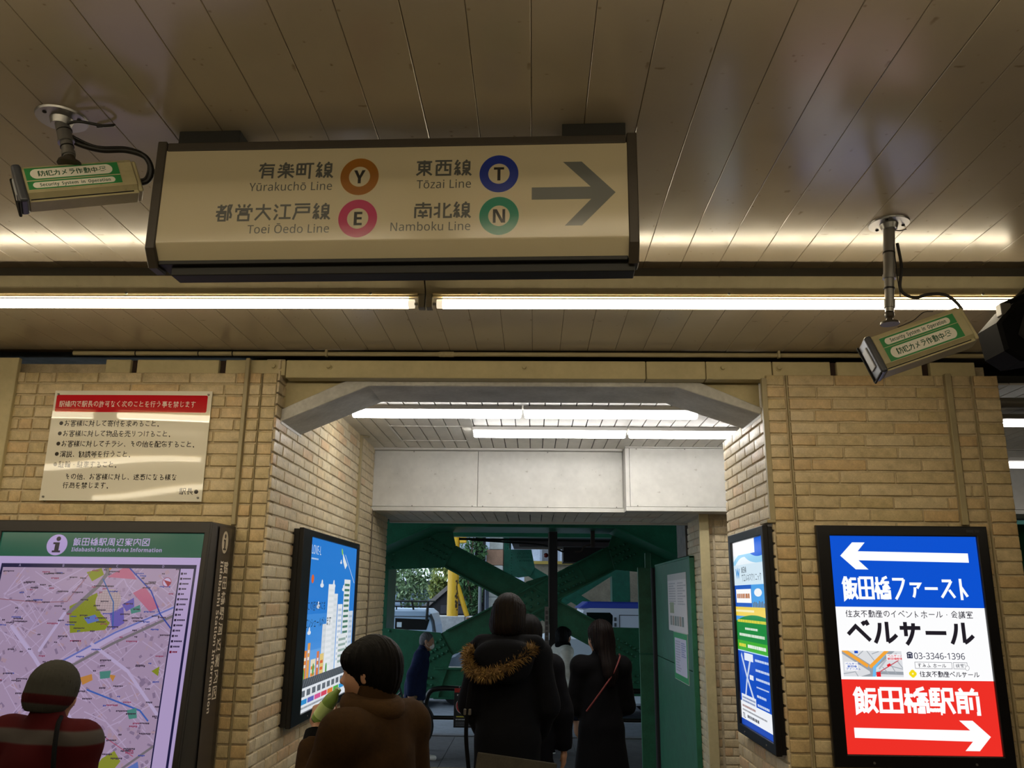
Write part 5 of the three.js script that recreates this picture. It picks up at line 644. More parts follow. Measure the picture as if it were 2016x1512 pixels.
  if (o.shoes) legs.forEach(([, a], i) => { const dir = o.feet?.[i] ?? 0, f = [a[0] + Math.sin(dir) * 0.15 * s, Math.max(a[1] - 0.055 * s, 0.03 * s), a[2] + Math.cos(dir) * 0.15 * s], b = [a[0], Math.max(a[1] - 0.04 * s, 0.035 * s), a[2] - 0.02 * s]; const sf = blend([cap(b, f, 0.042 * s, 0.036 * s), cap(a, [a[0], a[1] - 0.03 * s, a[2]], 0.046 * s, 0.042 * s)], 0.03); const shoe = part('shoe', solid(sf, 0.009, 0.012, (x, y, z, d) => Math.max(d, Math.min(b[1], f[1]) - 0.032 * s - y)), o.shoes, t); if (o.soles) part('sole', solid(blend([cap([b[0], b[1] - 0.026 * s, b[2]], [f[0], f[1] - 0.024 * s, f[2]], 0.043 * s, 0.039 * s)], 0.01), 0.009, 0.012, (x, y, z, d) => Math.max(d, Math.abs(y - (b[1] - 0.03 * s)) - 0.011 * s)), o.soles, shoe); });
  return t;
}
function strap(parent, pts, w, mat, name = 'strap') { return part(name, tube(pts, w, 40, 8), mat, parent); }
const PI = Math.PI, black = cloth(0x08080a), navy = cloth(0x1a2342, 0.85), brown = cloth(0x372511, 0.95, 7), khaki = cloth(0x96836a), greyPant = cloth(0x3f3c38), inkBlue = cloth(0x0a0b10);
// short-haired person in the brown coat, nearest, drinking from a small green bottle
person('person with short black hair in a brown coat, raising a green drink to the mouth', [-0.48, 0, -2.86], -2.12, 1.475, {
  girth: 1.02, lean: 0.1, turn: 0.42, nod: -0.02, hair: 'short', hairColor: 0x0a0706, eyes: true,
  arms: [[[0.19, 1.14, 0.16], [0.055, 1.405, 0.235]], [[-0.24, 1.1, 0.02], [-0.17, 0.93, 0.2]]], hands: [{ curl: 1.25, roll: 2.6 }, { curl: 0.5 }],
  top: { name: 'coat', mat: brown, hem: 0.55, flare: 0.2, thick: 0.034, collar: 0.055, sleeve: 0.8, parts: (t, top, { up, s, arms }) => { const [e, w] = arms[0], m = (k) => [0, 1, 2].map((i) => e[i] + (w[i] - e[i]) * k); part('cuff', cyl(m(0.74), m(0.93), 0.053 * s, 0.046 * s, 20), black, top); part('scarf', new THREE.TorusGeometry(0.082 * s, 0.042 * s, 12, 28).rotateX(PI / 2 - 0.15).translate(...up([0, 1.47, 0.005])), cloth(0x4b351d), t); } },
  bottom: { mat: black }, shoes: black,
});
// person in the dark hooded coat with a fur trim, seen from behind
const fur = M(0x6b5029, 0.95, { map: rep(mottle, 8) }), furTip = M(0x94763f, 0.95);
person('person in a dark navy coat whose hood is trimmed with golden brown fur', [-0.135, -0.03, -4.85], PI, 1.645, {
  girth: 0.94, nod: 0.2, turn: -0.28, hair: 'bob', hairColor: 0x1b120c,
  arms: [[[0.215, 1.12, 0.0], [0.15, 0.95, 0.22]], [[-0.225, 1.12, -0.0], [-0.17, 0.93, 0.22]]],
  top: { name: 'coat', mat: inkBlue, hem: 0.5, flare: 0.2, thick: 0.03, collar: 0.02, parts: (t, top, { up, s }) => {
    const hood = part('hood', solid(blend([egg(up([0.02, 1.395, -0.16]), [0.17 * s, 0.085 * s, 0.075 * s]), egg(up([0.0, 1.33, -0.17]), [0.13 * s, 0.09 * s, 0.06 * s]), cap(up([-0.15, 1.44, -0.05]), up([0.15, 1.44, -0.05]), 0.06 * s, 0.06 * s)], 0.05), 0.011, 0.02), inkBlue, t);
    const curve = new THREE.CatmullRomCurve3([up([0.195, 1.43, -0.06]), up([0.23, 1.385, -0.12]), up([0.2, 1.315, -0.18]), up([0.13, 1.29, -0.215]), up([0.05, 1.315, -0.225]), up([-0.03, 1.355, -0.222]), up([-0.1, 1.4, -0.19]), up([-0.14, 1.44, -0.14])].map(V)), R = rng(61), tufts = [];
    for (let i = 0; i < 1700; i++) { const u = R(), p = curve.getPointAt(u), tan = curve.getTangentAt(u), a = R() * 6.283, n = new THREE.Vector3(0, 1, 0).cross(tan).normalize(), b = tan.clone().cross(n), dir = n.multiplyScalar(Math.cos(a)).add(b.multiplyScalar(Math.sin(a))).add(tan.multiplyScalar((R() - 0.3) * 0.9)).add(new THREE.Vector3(0, -0.25, 0)).normalize(), l = (0.026 + 0.022 * R()) * s; const c = new THREE.ConeGeometry(0.0045, l, 3, 1, true).translate(0, l / 2, 0).applyQuaternion(new THREE.Quaternion().setFromUnitVectors(new THREE.Vector3(0, 1, 0), dir)); tufts.push(c.translate(p.x + dir.x * 0.012, p.y + dir.y * 0.012, p.z + dir.z * 0.012)); }
    part('fur_core', new THREE.TubeGeometry(curve, 50, 0.022 * s, 10), fur, hood); part('fur_trim', tufts.slice(0, 1000), fur, hood).userData.kind = 'stuff'; part('fur_trim', tufts.slice(1000), furTip, hood).userData.kind = 'stuff';
    strap(t, [up([0.17, 1.46, 0.05]), up([0.16, 1.45, -0.1]), up([0.2, 1.25, -0.19]), up([0.22, 1.0, -0.2]), up([0.2, 0.8, -0.21])], 0.011, black, 'bag_strap'); part('strap_buckle', box(-0.02, -0.016, -0.006, 0.02, 0.016, 0.006, 0.004).translate(...up([0.215, 1.1, -0.203])), M(0x6d6a64, 0.3, { metalness: 0.7 }), t);
  } }, bottom: { mat: black }, shoes: black,
});
{
  const b = thing('shoulder_bag', 'grey flap bag hanging behind the person with the fur hood', 'bag', [-0.12, 0.52, -4.62], 0.06), m = cloth(0x48443c, 0.85, 5);
  part('bag_body', box(-0.2, 0, -0.05, 0.2, 0.3, 0.03, 0.025), m, b).rotation.z = -0.13; part('flap', box(-0.205, 0.1, 0.028, 0.205, 0.31, 0.042, 0.006), m, b).rotation.z = -0.13; part('zip_tab', box(0.15, 0.06, 0.032, 0.18, 0.1, 0.04, 0.003), M(0x8a857a, 0.4), b);
}
person('person with long dark hair in a dark jacket, half hidden behind the fur hood', [-0.03, -0.1, -5.55], PI - 0.1, 1.59, { girth: 0.92, nod: 0.1, hair: 'long', hairColor: 0x0d0807, top: { mat: cloth(0x0c0c12), hem: 0.75, flare: 0.16, thick: 0.03 }, bottom: { mat: black }, shoes: black });
person('person in a long black coat with a thin red strap across the back', [0.50, -0.215, -6.5], PI + 0.12, 1.655, {
  girth: 0.9, nod: 0.12, turn: 0.35, hair: 'long', hairColor: 0x140a08, arms: [[[0.205, 1.1, 0.04], [0.07, 1.0, 0.25]], [[-0.205, 1.1, 0.04], [-0.07, 0.98, 0.25]]],
  top: { name: 'coat', mat: cloth(0x08070a), hem: 0.6, flare: 0.215, thick: 0.022, parts: (t, top, { up }) => strap(t, [up([-0.15, 1.47, 0.02]), up([-0.13, 1.45, -0.08]), up([-0.06, 1.34, -0.15]), up([0.04, 1.21, -0.16]), up([0.14, 1.08, -0.145])], 0.0065, M(0x5c1814, 0.7), 'bag_strap') },
  bottom: { mat: greyPant, knee: 0.085, cuff: 0.085 }, shoes: black,
});
person('walking person in a white hooded jacket and dark knee-length shorts', [0.42, -0.48, -12.35], 0.62 * PI, 1.68, {
  turn: 0.15, hair: 'bob', hairColor: 0x0f0d10, legs: [[[0.09, 0.5, -0.05], [0.09, 0.1, -0.27]], [[-0.09, 0.5, 0.15], [-0.09, 0.085, 0.26]]], arms: [[[0.235, 1.12, -0.1], [0.23, 0.9, -0.06]], [[-0.235, 1.12, -0.02], [-0.23, 0.9, 0.1]]],
  top: { mat: cloth(0xd2d0c6, 0.85), hem: 0.88, flare: 0.165, thick: 0.036, parts: (t, top, { up, s }) => part('scarf', new THREE.TorusGeometry(0.075 * s, 0.042 * s, 10, 24).rotateX(PI / 2).translate(...up([0, 1.47, 0.0])), black, t) },
  bottom: { name: 'shorts', mat: cloth(0x171a28), end: 0.47, knee: 0.09, cuff: 0.08 }, shoes: black, soles: M(0xd8d6d0, 0.6),
});
person('elderly man with cropped grey hair, white face mask and navy jacket', [-1.60, -0.48, -11.95], PI / 2, 1.62, {
  lean: 0.2, turn: 0.05, nod: 0.05, hair: 'crop', hairColor: 0x77767a, eyes: true, legs: [[[0.085, 0.5, 0.0], [0.085, 0.09, -0.1]], [[-0.085, 0.49, 0.1], [-0.085, 0.085, 0.16]]], arms: [[[0.23, 1.12, -0.1], [0.22, 0.88, -0.12]], [[-0.23, 1.12, -0.06], [-0.22, 0.87, -0.02]]],
  top: { mat: navy, hem: 0.78, flare: 0.16, thick: 0.036, collar: 0.02, sleeve: 1.08, parts: (t, top, { hm }) => { part('face_mask', solid(blend([egg([0, -0.05, 0.066], [0.058, 0.047, 0.052])], 0.01), 0.005, 0.01, (x, y, z, d) => Math.max(d, 0.055 - z)).applyMatrix4(hm), M(0xdcdcd8, 0.8), t); part('ear_loop', [1, -1].map((e) => tube([[e * 0.05, -0.035, 0.07], [e * 0.078, -0.02, 0.02], [e * 0.082, 0.0, -0.02], [e * 0.078, -0.06, 0.02], [e * 0.048, -0.07, 0.07]], 0.0018, 20, 6).applyMatrix4(hm)), M(0xe4e4e0, 0.8), t); } },
  bottom: { mat: khaki, knee: 0.085, cuff: 0.075 }, shoes: M(0xd4d3cf, 0.6),
});
// dark figure in front of the street map; red and grey glass reflections are painted into jacket and hat colours
{
  const jacketReflection = dataTex(256, (u, v) => { const y = v * 2, g = y > 1.10 && y < 1.142; return g ? [0.27, 0.25, 0.24] : [0.24, 0.04, 0.05]; }, true); jacketReflection.repeat.set(1, 0.5);
  const hatReflection = dataTex(256, (u, v) => { const y = v * 2 - 1, g = y > -0.052 && y < -0.008; return g ? [0.22, 0.06, 0.065] : [0.225, 0.22, 0.2]; }, true); hatReflection.repeat.set(1, 0.5); hatReflection.offset.set(0, 0.5);
  person('person before the map, hat and jacket coloured with red and grey glass reflections', [-1.765, 0, -3.2], PI - 0.25, 1.35, {
    girth: 1.16, nod: 0.16, turn: -0.2, top: { mat: new THREE.MeshPhysicalMaterial({ map: jacketReflection, roughness: 0.9, specularIntensity: 0.25 }), hem: 0.7, flare: 0.2, thick: 0.045, collar: 0.03, parts: (t, top, { up, s, hm }) => {
      part('hat', solid(blend([egg([0, 0.03, -0.016], [0.1, 0.117, 0.118]), egg([0, -0.03, -0.03], [0.1, 0.08, 0.104])], 0.03), 0.006, 0.015, (x, y, z, d) => Math.max(d + 0.002 * Math.sin(Math.atan2(x, z) * 44), -0.085 + (z > 0 ? z * 0.9 : 0) - y)).applyMatrix4(hm), new THREE.MeshPhysicalMaterial({ map: hatReflection, roughness: 0.95, specularIntensity: 0.2 }), t);
      strap(t, [up([-0.09, 1.49, -0.02]), up([-0.16, 1.47, -0.11]), up([-0.235, 1.36, -0.19]), up([-0.275, 1.18, -0.205]), up([-0.285, 0.98, -0.19])], 0.008, black, 'bag_strap');
    } }, bottom: { mat: black }, shoes: black,
  });
}
// small green bottle held to the mouth
{
  const b = thing('drink_bottle', 'small green bottle held up by the person in the brown coat', 'bottle', [-0.722, 1.213, -2.958], 0), prof = [[0, 0], [0.021, 0], [0.0235, 0.006], [0.0235, 0.085], [0.02, 0.1], [0.011, 0.118], [0.0105, 0.132], [0, 0.132]].map((p) => new THREE.Vector2(...p));
  part('bottle_body', new THREE.LatheGeometry(prof, 24), M(0x7d9a4c, 0.2), b); part('bottle_label', new THREE.CylinderGeometry(0.0242, 0.0242, 0.05, 24, 1, true).translate(0, 0.045, 0), M(0xb9cf86, 0.4), b); b.quaternion.setFromUnitVectors(new THREE.Vector3(0, 1, 0), new THREE.Vector3(0.07, 0.098, 0.03).normalize());
}
// ---------------------------------------------------------------- outdoors: the riveted bridge frame, gate, barriers, traffic, wall and shrubs
function barXY(p, q, w, z0, z1, bevel = 0.004) { const dx = q[0] - p[0], dy = q[1] - p[1], L = Math.hypot(dx, dy), g = box(0, -w / 2, z0, L, w / 2, z1, bevel); return g.rotateZ(Math.atan2(dy, dx)).translate(p[0], p[1], 0); }
const rivetGeo = new THREE.SphereGeometry(0.0225, 12, 6, 0, Math.PI * 2, 0, Math.PI / 2).rotateX(Math.PI / 2).scale(1, 1, 1.25);
function rivets(parent, pts, z, m) { for (const [x, y] of pts) part('rivet', rivetGeo, m, parent).position.set(x, y, z); }
const row = (a, b, n) => Array.from({ length: n }, (_, i) => [a[0] + (b[0] - a[0]) * i / (n - 1), a[1] + (b[1] - a[1]) * i / (n - 1)]);
{
  const t = thing('bridge_frame', 'green riveted steel frame with crossed members and a haunched top beam, beyond the exit', 'steel frame', [0, 0, -13.3]), G = mat.green, D = 0.0;
  const ul = part('gusset_plate', prism([[-2.7, 2.0], [-1.40, 2.055], [-1.225, 2.40], [-1.29, 2.66], [-1.52, 2.66], [-2.7, 2.13]], -0.03, 0.0, 0.004), G, t);
  rivets(ul, [...row([-1.64, 2.51], [-1.30, 2.34], 7), ...row([-1.69, 2.42], [-1.36, 2.25], 7), ...row([-1.73, 2.33], [-1.40, 2.17], 7), ...row([-2.205, 2.26], [-2.205, 2.05], 3)], D, G);
  const ur = part('gusset_plate', prism([[1.17, 2.40], [1.26, 2.66], [1.40, 2.66], [2.6, 2.1], [2.6, 1.98], [1.62, 2.02], [1.26, 2.05]], -0.03, 0.0, 0.004), G, t);
  rivets(ur, [...row([1.20, 2.34], [1.42, 2.44], 4), ...row([1.23, 2.24], [1.48, 2.36], 5), ...row([1.28, 2.15], [1.58, 2.29], 6)], D, G);
  const ll = part('gusset_plate', prism([[-2.7, 1.17], [-1.42, 1.08], [-1.23, 0.75], [-1.39, 0.27], [-1.43, 0.13], [-2.7, 0.13]], -0.03, 0.0, 0.004), G, t);
  rivets(ll, [...row([-1.62, 0.86], [-1.41, 0.98], 4), ...row([-1.60, 0.76], [-1.36, 0.90], 5), ...row([-1.64, 0.63], [-1.31, 0.81], 6), ...row([-1.69, 0.42], [-1.53, 0.42], 3), ...row([-1.69, 0.32], [-1.53, 0.32], 3), [-2.21, 1.10], [-2.21, 0.9], [-2.21, 0.7], [-2.21, 0.5]], D, G);
  const lr = part('gusset_plate', prism([[1.17, 1.19], [2.6, 1.17], [2.6, 0.2], [1.15, 0.2], [1.04, 0.6], [0.98, 0.86]], -0.03, 0.0, 0.004), G, t);
  rivets(lr, [...row([1.28, 1.02], [1.59, 0.86], 6), ...row([1.24, 0.93], [1.54, 0.77], 6), ...row([1.26, 0.82], [1.49, 0.69], 5), ...row([1.49, 0.49], [1.65, 0.49], 3), ...row([1.49, 0.40], [1.65, 0.40], 3)], D, G);
  const d1 = part('diagonal', barXY([-1.45, 2.30], [1.15, 0.98], 0.37, -0.16, -0.032), G, t), d2 = part('diagonal', barXY([-1.4, 0.87], [1.30, 2.27], 0.37, -0.15, -0.02), G, t);
  for (const s of [-1, 1]) { const o1 = [0.179 * s * 0.453, 0.179 * s * 0.891], o2 = [-0.179 * s * 0.46, 0.179 * s * 0.888]; part('flange', barXY([-1.3 + o1[0], 2.224 + o1[1]], [1.04 + o1[0], 1.036 + o1[1]], 0.025, -0.22, 0.02), G, d1); part('flange', barXY([-1.25 + o2[0], 0.948 + o2[1]], [1.17 + o2[0], 2.203 + o2[1]], 0.025, -0.2, 0.035), G, d2); }
  const cp = part('centre_plate', prism([[-0.52, 1.42], [-0.2, 1.26], [0.42, 1.54], [0.5, 1.72], [0.2, 1.95], [-0.1, 1.86], [-0.48, 1.62]], -0.02, -0.004, 0.003), G, t);
  rivets(cp, [[-0.02, 1.70], [-0.13, 1.64], [0.08, 1.64], [-0.03, 1.58], [0.19, 1.58], [-0.13, 1.53], [0.08, 1.53], [-0.03, 1.48], ...row([-0.47, 1.36], [-0.36, 1.42], 2), [-0.41, 1.27], [-0.38, 1.18]], 0.0, G);
  const sp = part('splice_plate', barXY([0.33, 1.765], [0.76, 1.99], 0.34, -0.02, -0.006), G, t); rivets(sp, [...row([0.41, 1.92], [0.62, 2.02], 5), ...row([0.40, 1.80], [0.67, 1.94], 6), ...row([0.39, 1.69], [0.74, 1.85], 7)], -0.002, G);
  const bc = part('bottom_chord', box(-1.5, 0.14, -0.16, 1.3, 0.555, -0.034, 0.004), G, t); part('flange', [box(-1.5, 0.545, -0.22, 1.3, 0.575, 0.02, 0.003), box(-1.5, 0.12, -0.22, 1.3, 0.145, 0.02, 0.003)], mat.green, bc);
  part('column', [box(-2.62, GROUND, -0.8, -2.27, 3.3, -0.032, 0.006), box(-2.66, GROUND, -0.75, -2.4, 3.3, 0.01, 0.006)], G, t); part('column', [box(1.75, GROUND, -0.8, 2.15, 3.3, -0.032, 0.006)], G, t);
  const pb = part('portal_beam', prism([[-2.9, 1.99], [-1.48, 2.62], [1.18, 2.62], [2.9, 1.86], [2.9, 3.3], [-2.9, 3.3]], -0.02, 1.1, 0.006), mat.green, t);
  part('beam_flange', prism([[-2.9, 1.97], [-1.48, 2.60], [1.18, 2.60], [2.9, 1.84], [2.9, 1.862], [1.185, 2.622], [-1.485, 2.622], [-2.9, 1.992]], 0.0, 1.12, 0.003), G, pb);
  part('pipe', [cyl([-1.2, 2.52, -0.3], [1.5, 2.5, -0.3], 0.02), tube([[-1.0, 2.5, -0.25], [-0.4, 2.47, -0.25], [0.2, 2.42, -0.25], [0.5, 2.32, -0.25]], 0.014, 20)], mat.dark, t);
  const br = part('drain_bracket', [box(0.86, 2.36, 0.3, 0.92, 2.6, 0.36, 0.004), tube([[0.86, 2.4, 0.33], [0.75, 2.36, 0.33], [0.72, 2.3, 0.33], [0.62, 2.29, 0.33]], 0.012, 16)], M(0x3a2c22, 0.8), pb); br.position.set(0, 0, 0.2);
}
{
  const t = thing('steel_post', 'dark brown steel post in front of the crossed members', 'post', [0.3, GROUND, -12.9]);
  part('post_shaft', [box(-0.06, 0, -0.065, 0.06, 3.07, -0.052), box(-0.06, 0, 0.052, 0.06, 3.07, 0.065), box(-0.008, 0, -0.06, 0.008, 3.07, 0.06)], M(0x241a17, 0.7, { map: mottle }), t); part('edge_angle', box(-0.078, 1.95, 0.05, -0.058, 3.06, 0.072, 0.003), M(0x6a625c, 0.6), t); part('base_plate', box(-0.11, 0, -0.11, 0.11, 0.015, 0.11, 0.003), mat.dark, t);
  const s = thing('narrow_sign', 'narrow pale upright sign on the side of the dark steel post', 'sign', [0.2, 0.73, -12.8]); part('sign_panel', box(-0.032, 0, -0.01, 0.032, 0.76, 0.0, 0.002), M(0x8b8076, 0.7, { map: mottle }), s); part('characters', Array.from({ length: 9 }, (_, i) => box(-0.018, 0.05 + i * 0.075, 0, 0.018, 0.1 + i * 0.075, 0.002)), M(0x564c46, 0.7), s);
  const l = thing('warning_lamp', 'small red lamp beside the dark steel post', 'lamp', [0.19, 2.24, -12.9]); part('lamp_shell', ball([0, 0, 0], 0.035), M(0x8c2622, 0.35), l); part('lamp_arm', cyl([0.0, 0, 0], [0.05, 0, 0], 0.01), mat.dark, l);
}
// green folded steel gate at the exit, with posted papers
{
  const t = thing('steel_gate', 'tall green steel gate folded back at the right of the exit', 'gate', [0, 0, 0]), g = M(0x2f6f52, 0.4, { map: rep(mottle, 1.5), bumpMap: rep(peel, 3), bumpScale: 0.0006 });
  part('gate_leaf', [box(1.45, -0.46, -10.22, 1.485, 0.978, -7.98, 0.004), box(1.45, 0.984, -10.22, 1.485, 2.0, -7.98, 0.004)], g, t); part('gate_leaf', [box(1.27, -0.46, -10.48, 1.43, 0.978, -10.44, 0.006), box(1.27, 0.984, -10.48, 1.43, 1.99, -10.44, 0.006)], g, t);
  part('edge_frame', [box(1.445, -0.46, -7.985, 1.492, 2.01, -7.94, 0.004), box(1.445, 1.99, -10.22, 1.492, 2.012, -7.94, 0.004)], mat.green, t); part('hinge_tube', [cyl([1.445, -0.46, -10.34], [1.445, 1.98, -10.34], 0.03)], mat.dark, t); part('top_bracket', box(1.36, 1.98, -10.46, 1.43, 2.16, -10.42, 0.004), g, t);
  const paper = (name, label, z0, z1, y0, y1, draw) => { const p = thing(name, label, 'paper notice', [1.448, (y0 + y1) / 2, (z0 + z1) / 2], -PI / 2); part('sheet', box(-(z1 - z0) / 2, -(y1 - y0) / 2, -0.001, (z1 - z0) / 2, (y1 - y0) / 2, 0.0015), M(0xcfc6c0, 0.6), p); part('print', quad(z1 - z0 - 0.01, y1 - y0 - 0.01).translate(0, 0, 0.0025), printed(canvasTex(300, 420, draw), 0.4), p); };
  paper('posted_paper', 'pale printed paper with small pictures taped to the green gate', -9.28, -8.16, 1.30, 1.87, (x, w, h) => { const R = rng(3); x.fillStyle = '#ddd3d0'; x.fillRect(0, 0, w, h); x.fillStyle = '#c3bcb6'; x.fillRect(0, 0, w, 44); smallPrint(x, 20, 60, w * 0.45, h * 0.55, 9, '#a89fa2', R); smallPrint(x, w * 0.55, 60, w - 20, h * 0.55, 9, '#a89fa2', R); x.fillStyle = '#9aa07a'; x.fillRect(30, h * 0.5, 70, 80); for (let i = 0; i < 6; i++) { x.fillStyle = ['#8b8f86', '#a58f7c', '#77837c'][i % 3]; x.fillRect(30 + i * 38, h * 0.74, 30, 70); } });
  paper('posted_paper', 'lower paper notice with a green border on the green gate', -9.0, -8.2, 0.84, 1.30, (x, w, h) => { const R = rng(6); x.fillStyle = '#2f9a58'; x.fillRect(0, 0, w, h); x.fillStyle = '#d5cde0'; x.fillRect(24, 50, w - 48, h - 100); smallPrint(x, 40, 70, w * 0.5, h - 70, 12, '#a7a0b4', R); smallPrint(x, w * 0.56, 80, w - 40, h * 0.5, 7, '#6d74b0', R); });
}
// pipe barriers along the kerb
function barrier(label, x0, x1, z) {
  const t = thing('pipe_barrier', label, 'barrier', [0, GROUND, z]), m = M(0x14110f, 0.35), r = 0.036, top = 0.82;
  part('hoop', tube([[x0, 0, 0], [x0, 0.3, 0], [x0, top - 0.16, 0], [x0 + 0.05, top - 0.04, 0], [x0 + 0.17, top, 0], [(x0 + x1) / 2, top, 0], [x1 - 0.17, top, 0], [x1 - 0.05, top - 0.04, 0], [x1, top - 0.16, 0], [x1, 0.3, 0], [x1, 0, 0]], r, 90, 12), m, t); part('lower_rail', cyl([x0, 0.43, 0], [x1, 0.43, 0], 0.028), m, t);
  for (const x of [x0, x1]) part('foot_collar', cyl([x, 0, 0], [x, 0.04, 0], 0.055, 0.045, 16), m, t); return t;
}
barrier('black pipe barrier at the kerb, left one with a board hung on it', -1.52, -0.35, -12.62); barrier('black pipe barrier at the kerb, right one beyond the black coat', 0.95, 2.1, -12.62);
{
  const b = thing('hanging_board', 'dark notice board with a red ring hung on the left pipe barrier', 'board', [-0.93, -0.17, -12.55]); part('panel', box(-0.19, 0, -0.01, 0.19, 0.53, 0.0, 0.004), M(0x131316, 0.5), b);
  part('print', quad(0.37, 0.52).translate(0, 0.265, 0.002), printed(canvasTex(300, 420, (x, w, h) => { const R = rng(12); x.fillStyle = '#16161a'; x.fillRect(0, 0, w, h); x.fillStyle = '#b3261e'; x.fillRect(0, 0, w, 46); smallPrint(x, 30, 58, w - 60, 92, 1, '#d8d4cc', R); x.lineWidth = 22; x.strokeStyle = '#d8d8d4'; x.beginPath(); x.arc(w * 0.36, 190, 78, 0, 7); x.stroke(); x.lineWidth = 16; x.strokeStyle = '#b8282c'; x.beginPath(); x.arc(w * 0.36, 190, 76, 0, 7); x.stroke(); x.fillStyle = '#c9b83a'; x.fillRect(26, 300, 130, 12); smallPrint(x, 20, 326, w - 20, 350, 1, '#c8c8cc', R); smallPrint(x, 20, 358, w - 20, 408, 3, '#77777c', R); }), 0.4), b); part('hook', [cyl([-0.12, 0.5, 0.0], [-0.12, 0.55, -0.03], 0.006), cyl([0.12, 0.5, 0.0], [0.12, 0.55, -0.03], 0.006)], mat.screw, b);
}
// bicycle behind the elderly man
{
  const t = thing('bicycle', 'dark bicycle parked behind the elderly man', 'bicycle', [-1.72, GROUND + 0.335, -12.45]), m = M(0x1b1d22, 0.4), rim = M(0xb9bcbf, 0.3, { metalness: 0.7 });
  for (const x of [0, -1.08]) { const w = part('wheel', new THREE.TorusGeometry(0.315, 0.018, 10, 44).translate(x, 0, 0), mat.black, t); part('rim', new THREE.TorusGeometry(0.292, 0.009, 8, 44).translate(x, 0, 0), rim, w); part('spokes', Array.from({ length: 18 }, (_, i) => cyl([x, 0, 0], [x + 0.29 * Math.cos(i * PI / 9), 0.29 * Math.sin(i * PI / 9), 0], 0.0015, 0.0015, 5)), rim, w); part('mudguard', new THREE.TorusGeometry(0.345, 0.016, 6, 24, 2.2).rotateZ(x ? 0.6 : 0.4).translate(x, 0, 0), m, t); }
  part('frame_tubes', [cyl([0, 0, 0], [-0.17, 0.52, 0], 0.014), cyl([-0.15, 0.44, 0], [-0.62, -0.03, 0], 0.018), cyl([-0.62, -0.03, 0], [-0.76, 0.42, 0], 0.016), cyl([-0.62, -0.03, 0], [-1.08, 0, 0], 0.012), cyl([-0.74, 0.36, 0], [-1.08, 0, 0], 0.01)], m, t); part('handlebar', tube([[-0.3, 0.62, 0.26], [-0.2, 0.64, 0.2], [-0.17, 0.56, 0], [-0.2, 0.64, -0.2], [-0.3, 0.62, -0.26]], 0.012, 24), rim, t); part('saddle', ball([-0.8, 0.5, 0], 0.11, 1.2, 0.4, 0.7), m, t); part('pedal_crank', [cyl([-0.62, -0.03, 0.06], [-0.55, -0.17, 0.06], 0.008), box(-0.6, -0.19, 0.05, -0.5, -0.17, 0.13, 0.004)], mat.dark, t);
}
// vehicles seen from the side through the frame: profile in x, y; windows and wheels as parts
function vehicle(name, label, pos, prof, width, paint, wins, wheels, extra) {
  const t = thing(name, label, 'vehicle', pos), glass = M(0x0b0c0f, 0.08), tyre = M(0x121214, 0.8); part('body_shell', prism(prof, -width, 0, 0.05), paint, t);
  for (const w of wins) part('window', prism(w, -0.012, 0.006, 0.004), glass, t); for (const [x, r] of wheels) for (const z of [-0.02, -width + 0.2]) { const w = part('wheel', new THREE.CylinderGeometry(r, r, 0.19, 28).rotateX(PI / 2).translate(x, r, z - 0.07), tyre, t); part('hub_cap', new THREE.CylinderGeometry(r * 0.6, r * 0.6, 0.2, 20).rotateX(PI / 2).translate(x, r, z - 0.07), M(0x9a9da1, 0.3, { metalness: 0.6 }), w); }
  if (extra) extra(t); return t;
}
const ROAD = GROUND - 0.11, silver = M(0x9db2cb, 0.3), whitePaint = M(0xd6dde8, 0.3), seam = M(0x2a2d33, 0.6);
vehicle('van', 'pale blue van with a roof rack behind the left opening', [0, ROAD, -18], [[-5.3, 0.25], [-2.0, 0.25], [-2.02, 1.3], [-2.06, 1.62], [-2.13, 1.86], [-2.25, 1.95], [-5.1, 1.95], [-5.3, 1.8]], 1.5, silver, [[[-2.88, 1.53], [-2.22, 1.53], [-2.16, 1.74], [-2.88, 1.76]], [[-3.9, 1.53], [-3.02, 1.53], [-3.02, 1.76], [-3.9, 1.76]], [[-4.9, 1.53], [-4.05, 1.53], [-4.05, 1.76], [-4.9, 1.76]]], [[-2.6, 0.28], [-4.6, 0.28]], (t) => {
  part('roof_rack', [cyl([-5, 2.1, 0.02], [-2.2, 2.1, 0.02], 0.016), cyl([-5, 2.0, 0.02], [-2.22, 2.0, 0.02], 0.014), cyl([-2.2, 2.1, 0.02], [-2.22, 1.72, 0.04], 0.028), cyl([-2.55, 2.12, 0.02], [-2.5, 1.93, 0.02], 0.02), cyl([-2.86, 2.0, 0.02], [-2.86, 1.93, 0.02], 0.014), cyl([-4, 2.1, 0.02], [-4, 1.93, 0.02], 0.02), cyl([-5, 2.1, -1.4], [-2.2, 2.1, -1.4], 0.016), cyl([-2.5, 2.1, 0.02], [-2.5, 2.1, -1.4], 0.014)], mat.black, t); part('belt_line', box(-5.2, 1.79, 0.0, -2.1, 1.805, 0.008), seam, t); part('interior_card', box(-2.84, 1.58, 0.004, -2.74, 1.68, 0.01), M(0xb9c4cf, 0.5), t); part('rear_pillar', prism([[-2.02, 1.3], [-1.98, 1.3], [-2.06, 1.72], [-2.13, 1.86], [-2.16, 1.84], [-2.1, 1.7]], -0.02, 0.014, 0.003), seam, t);
});
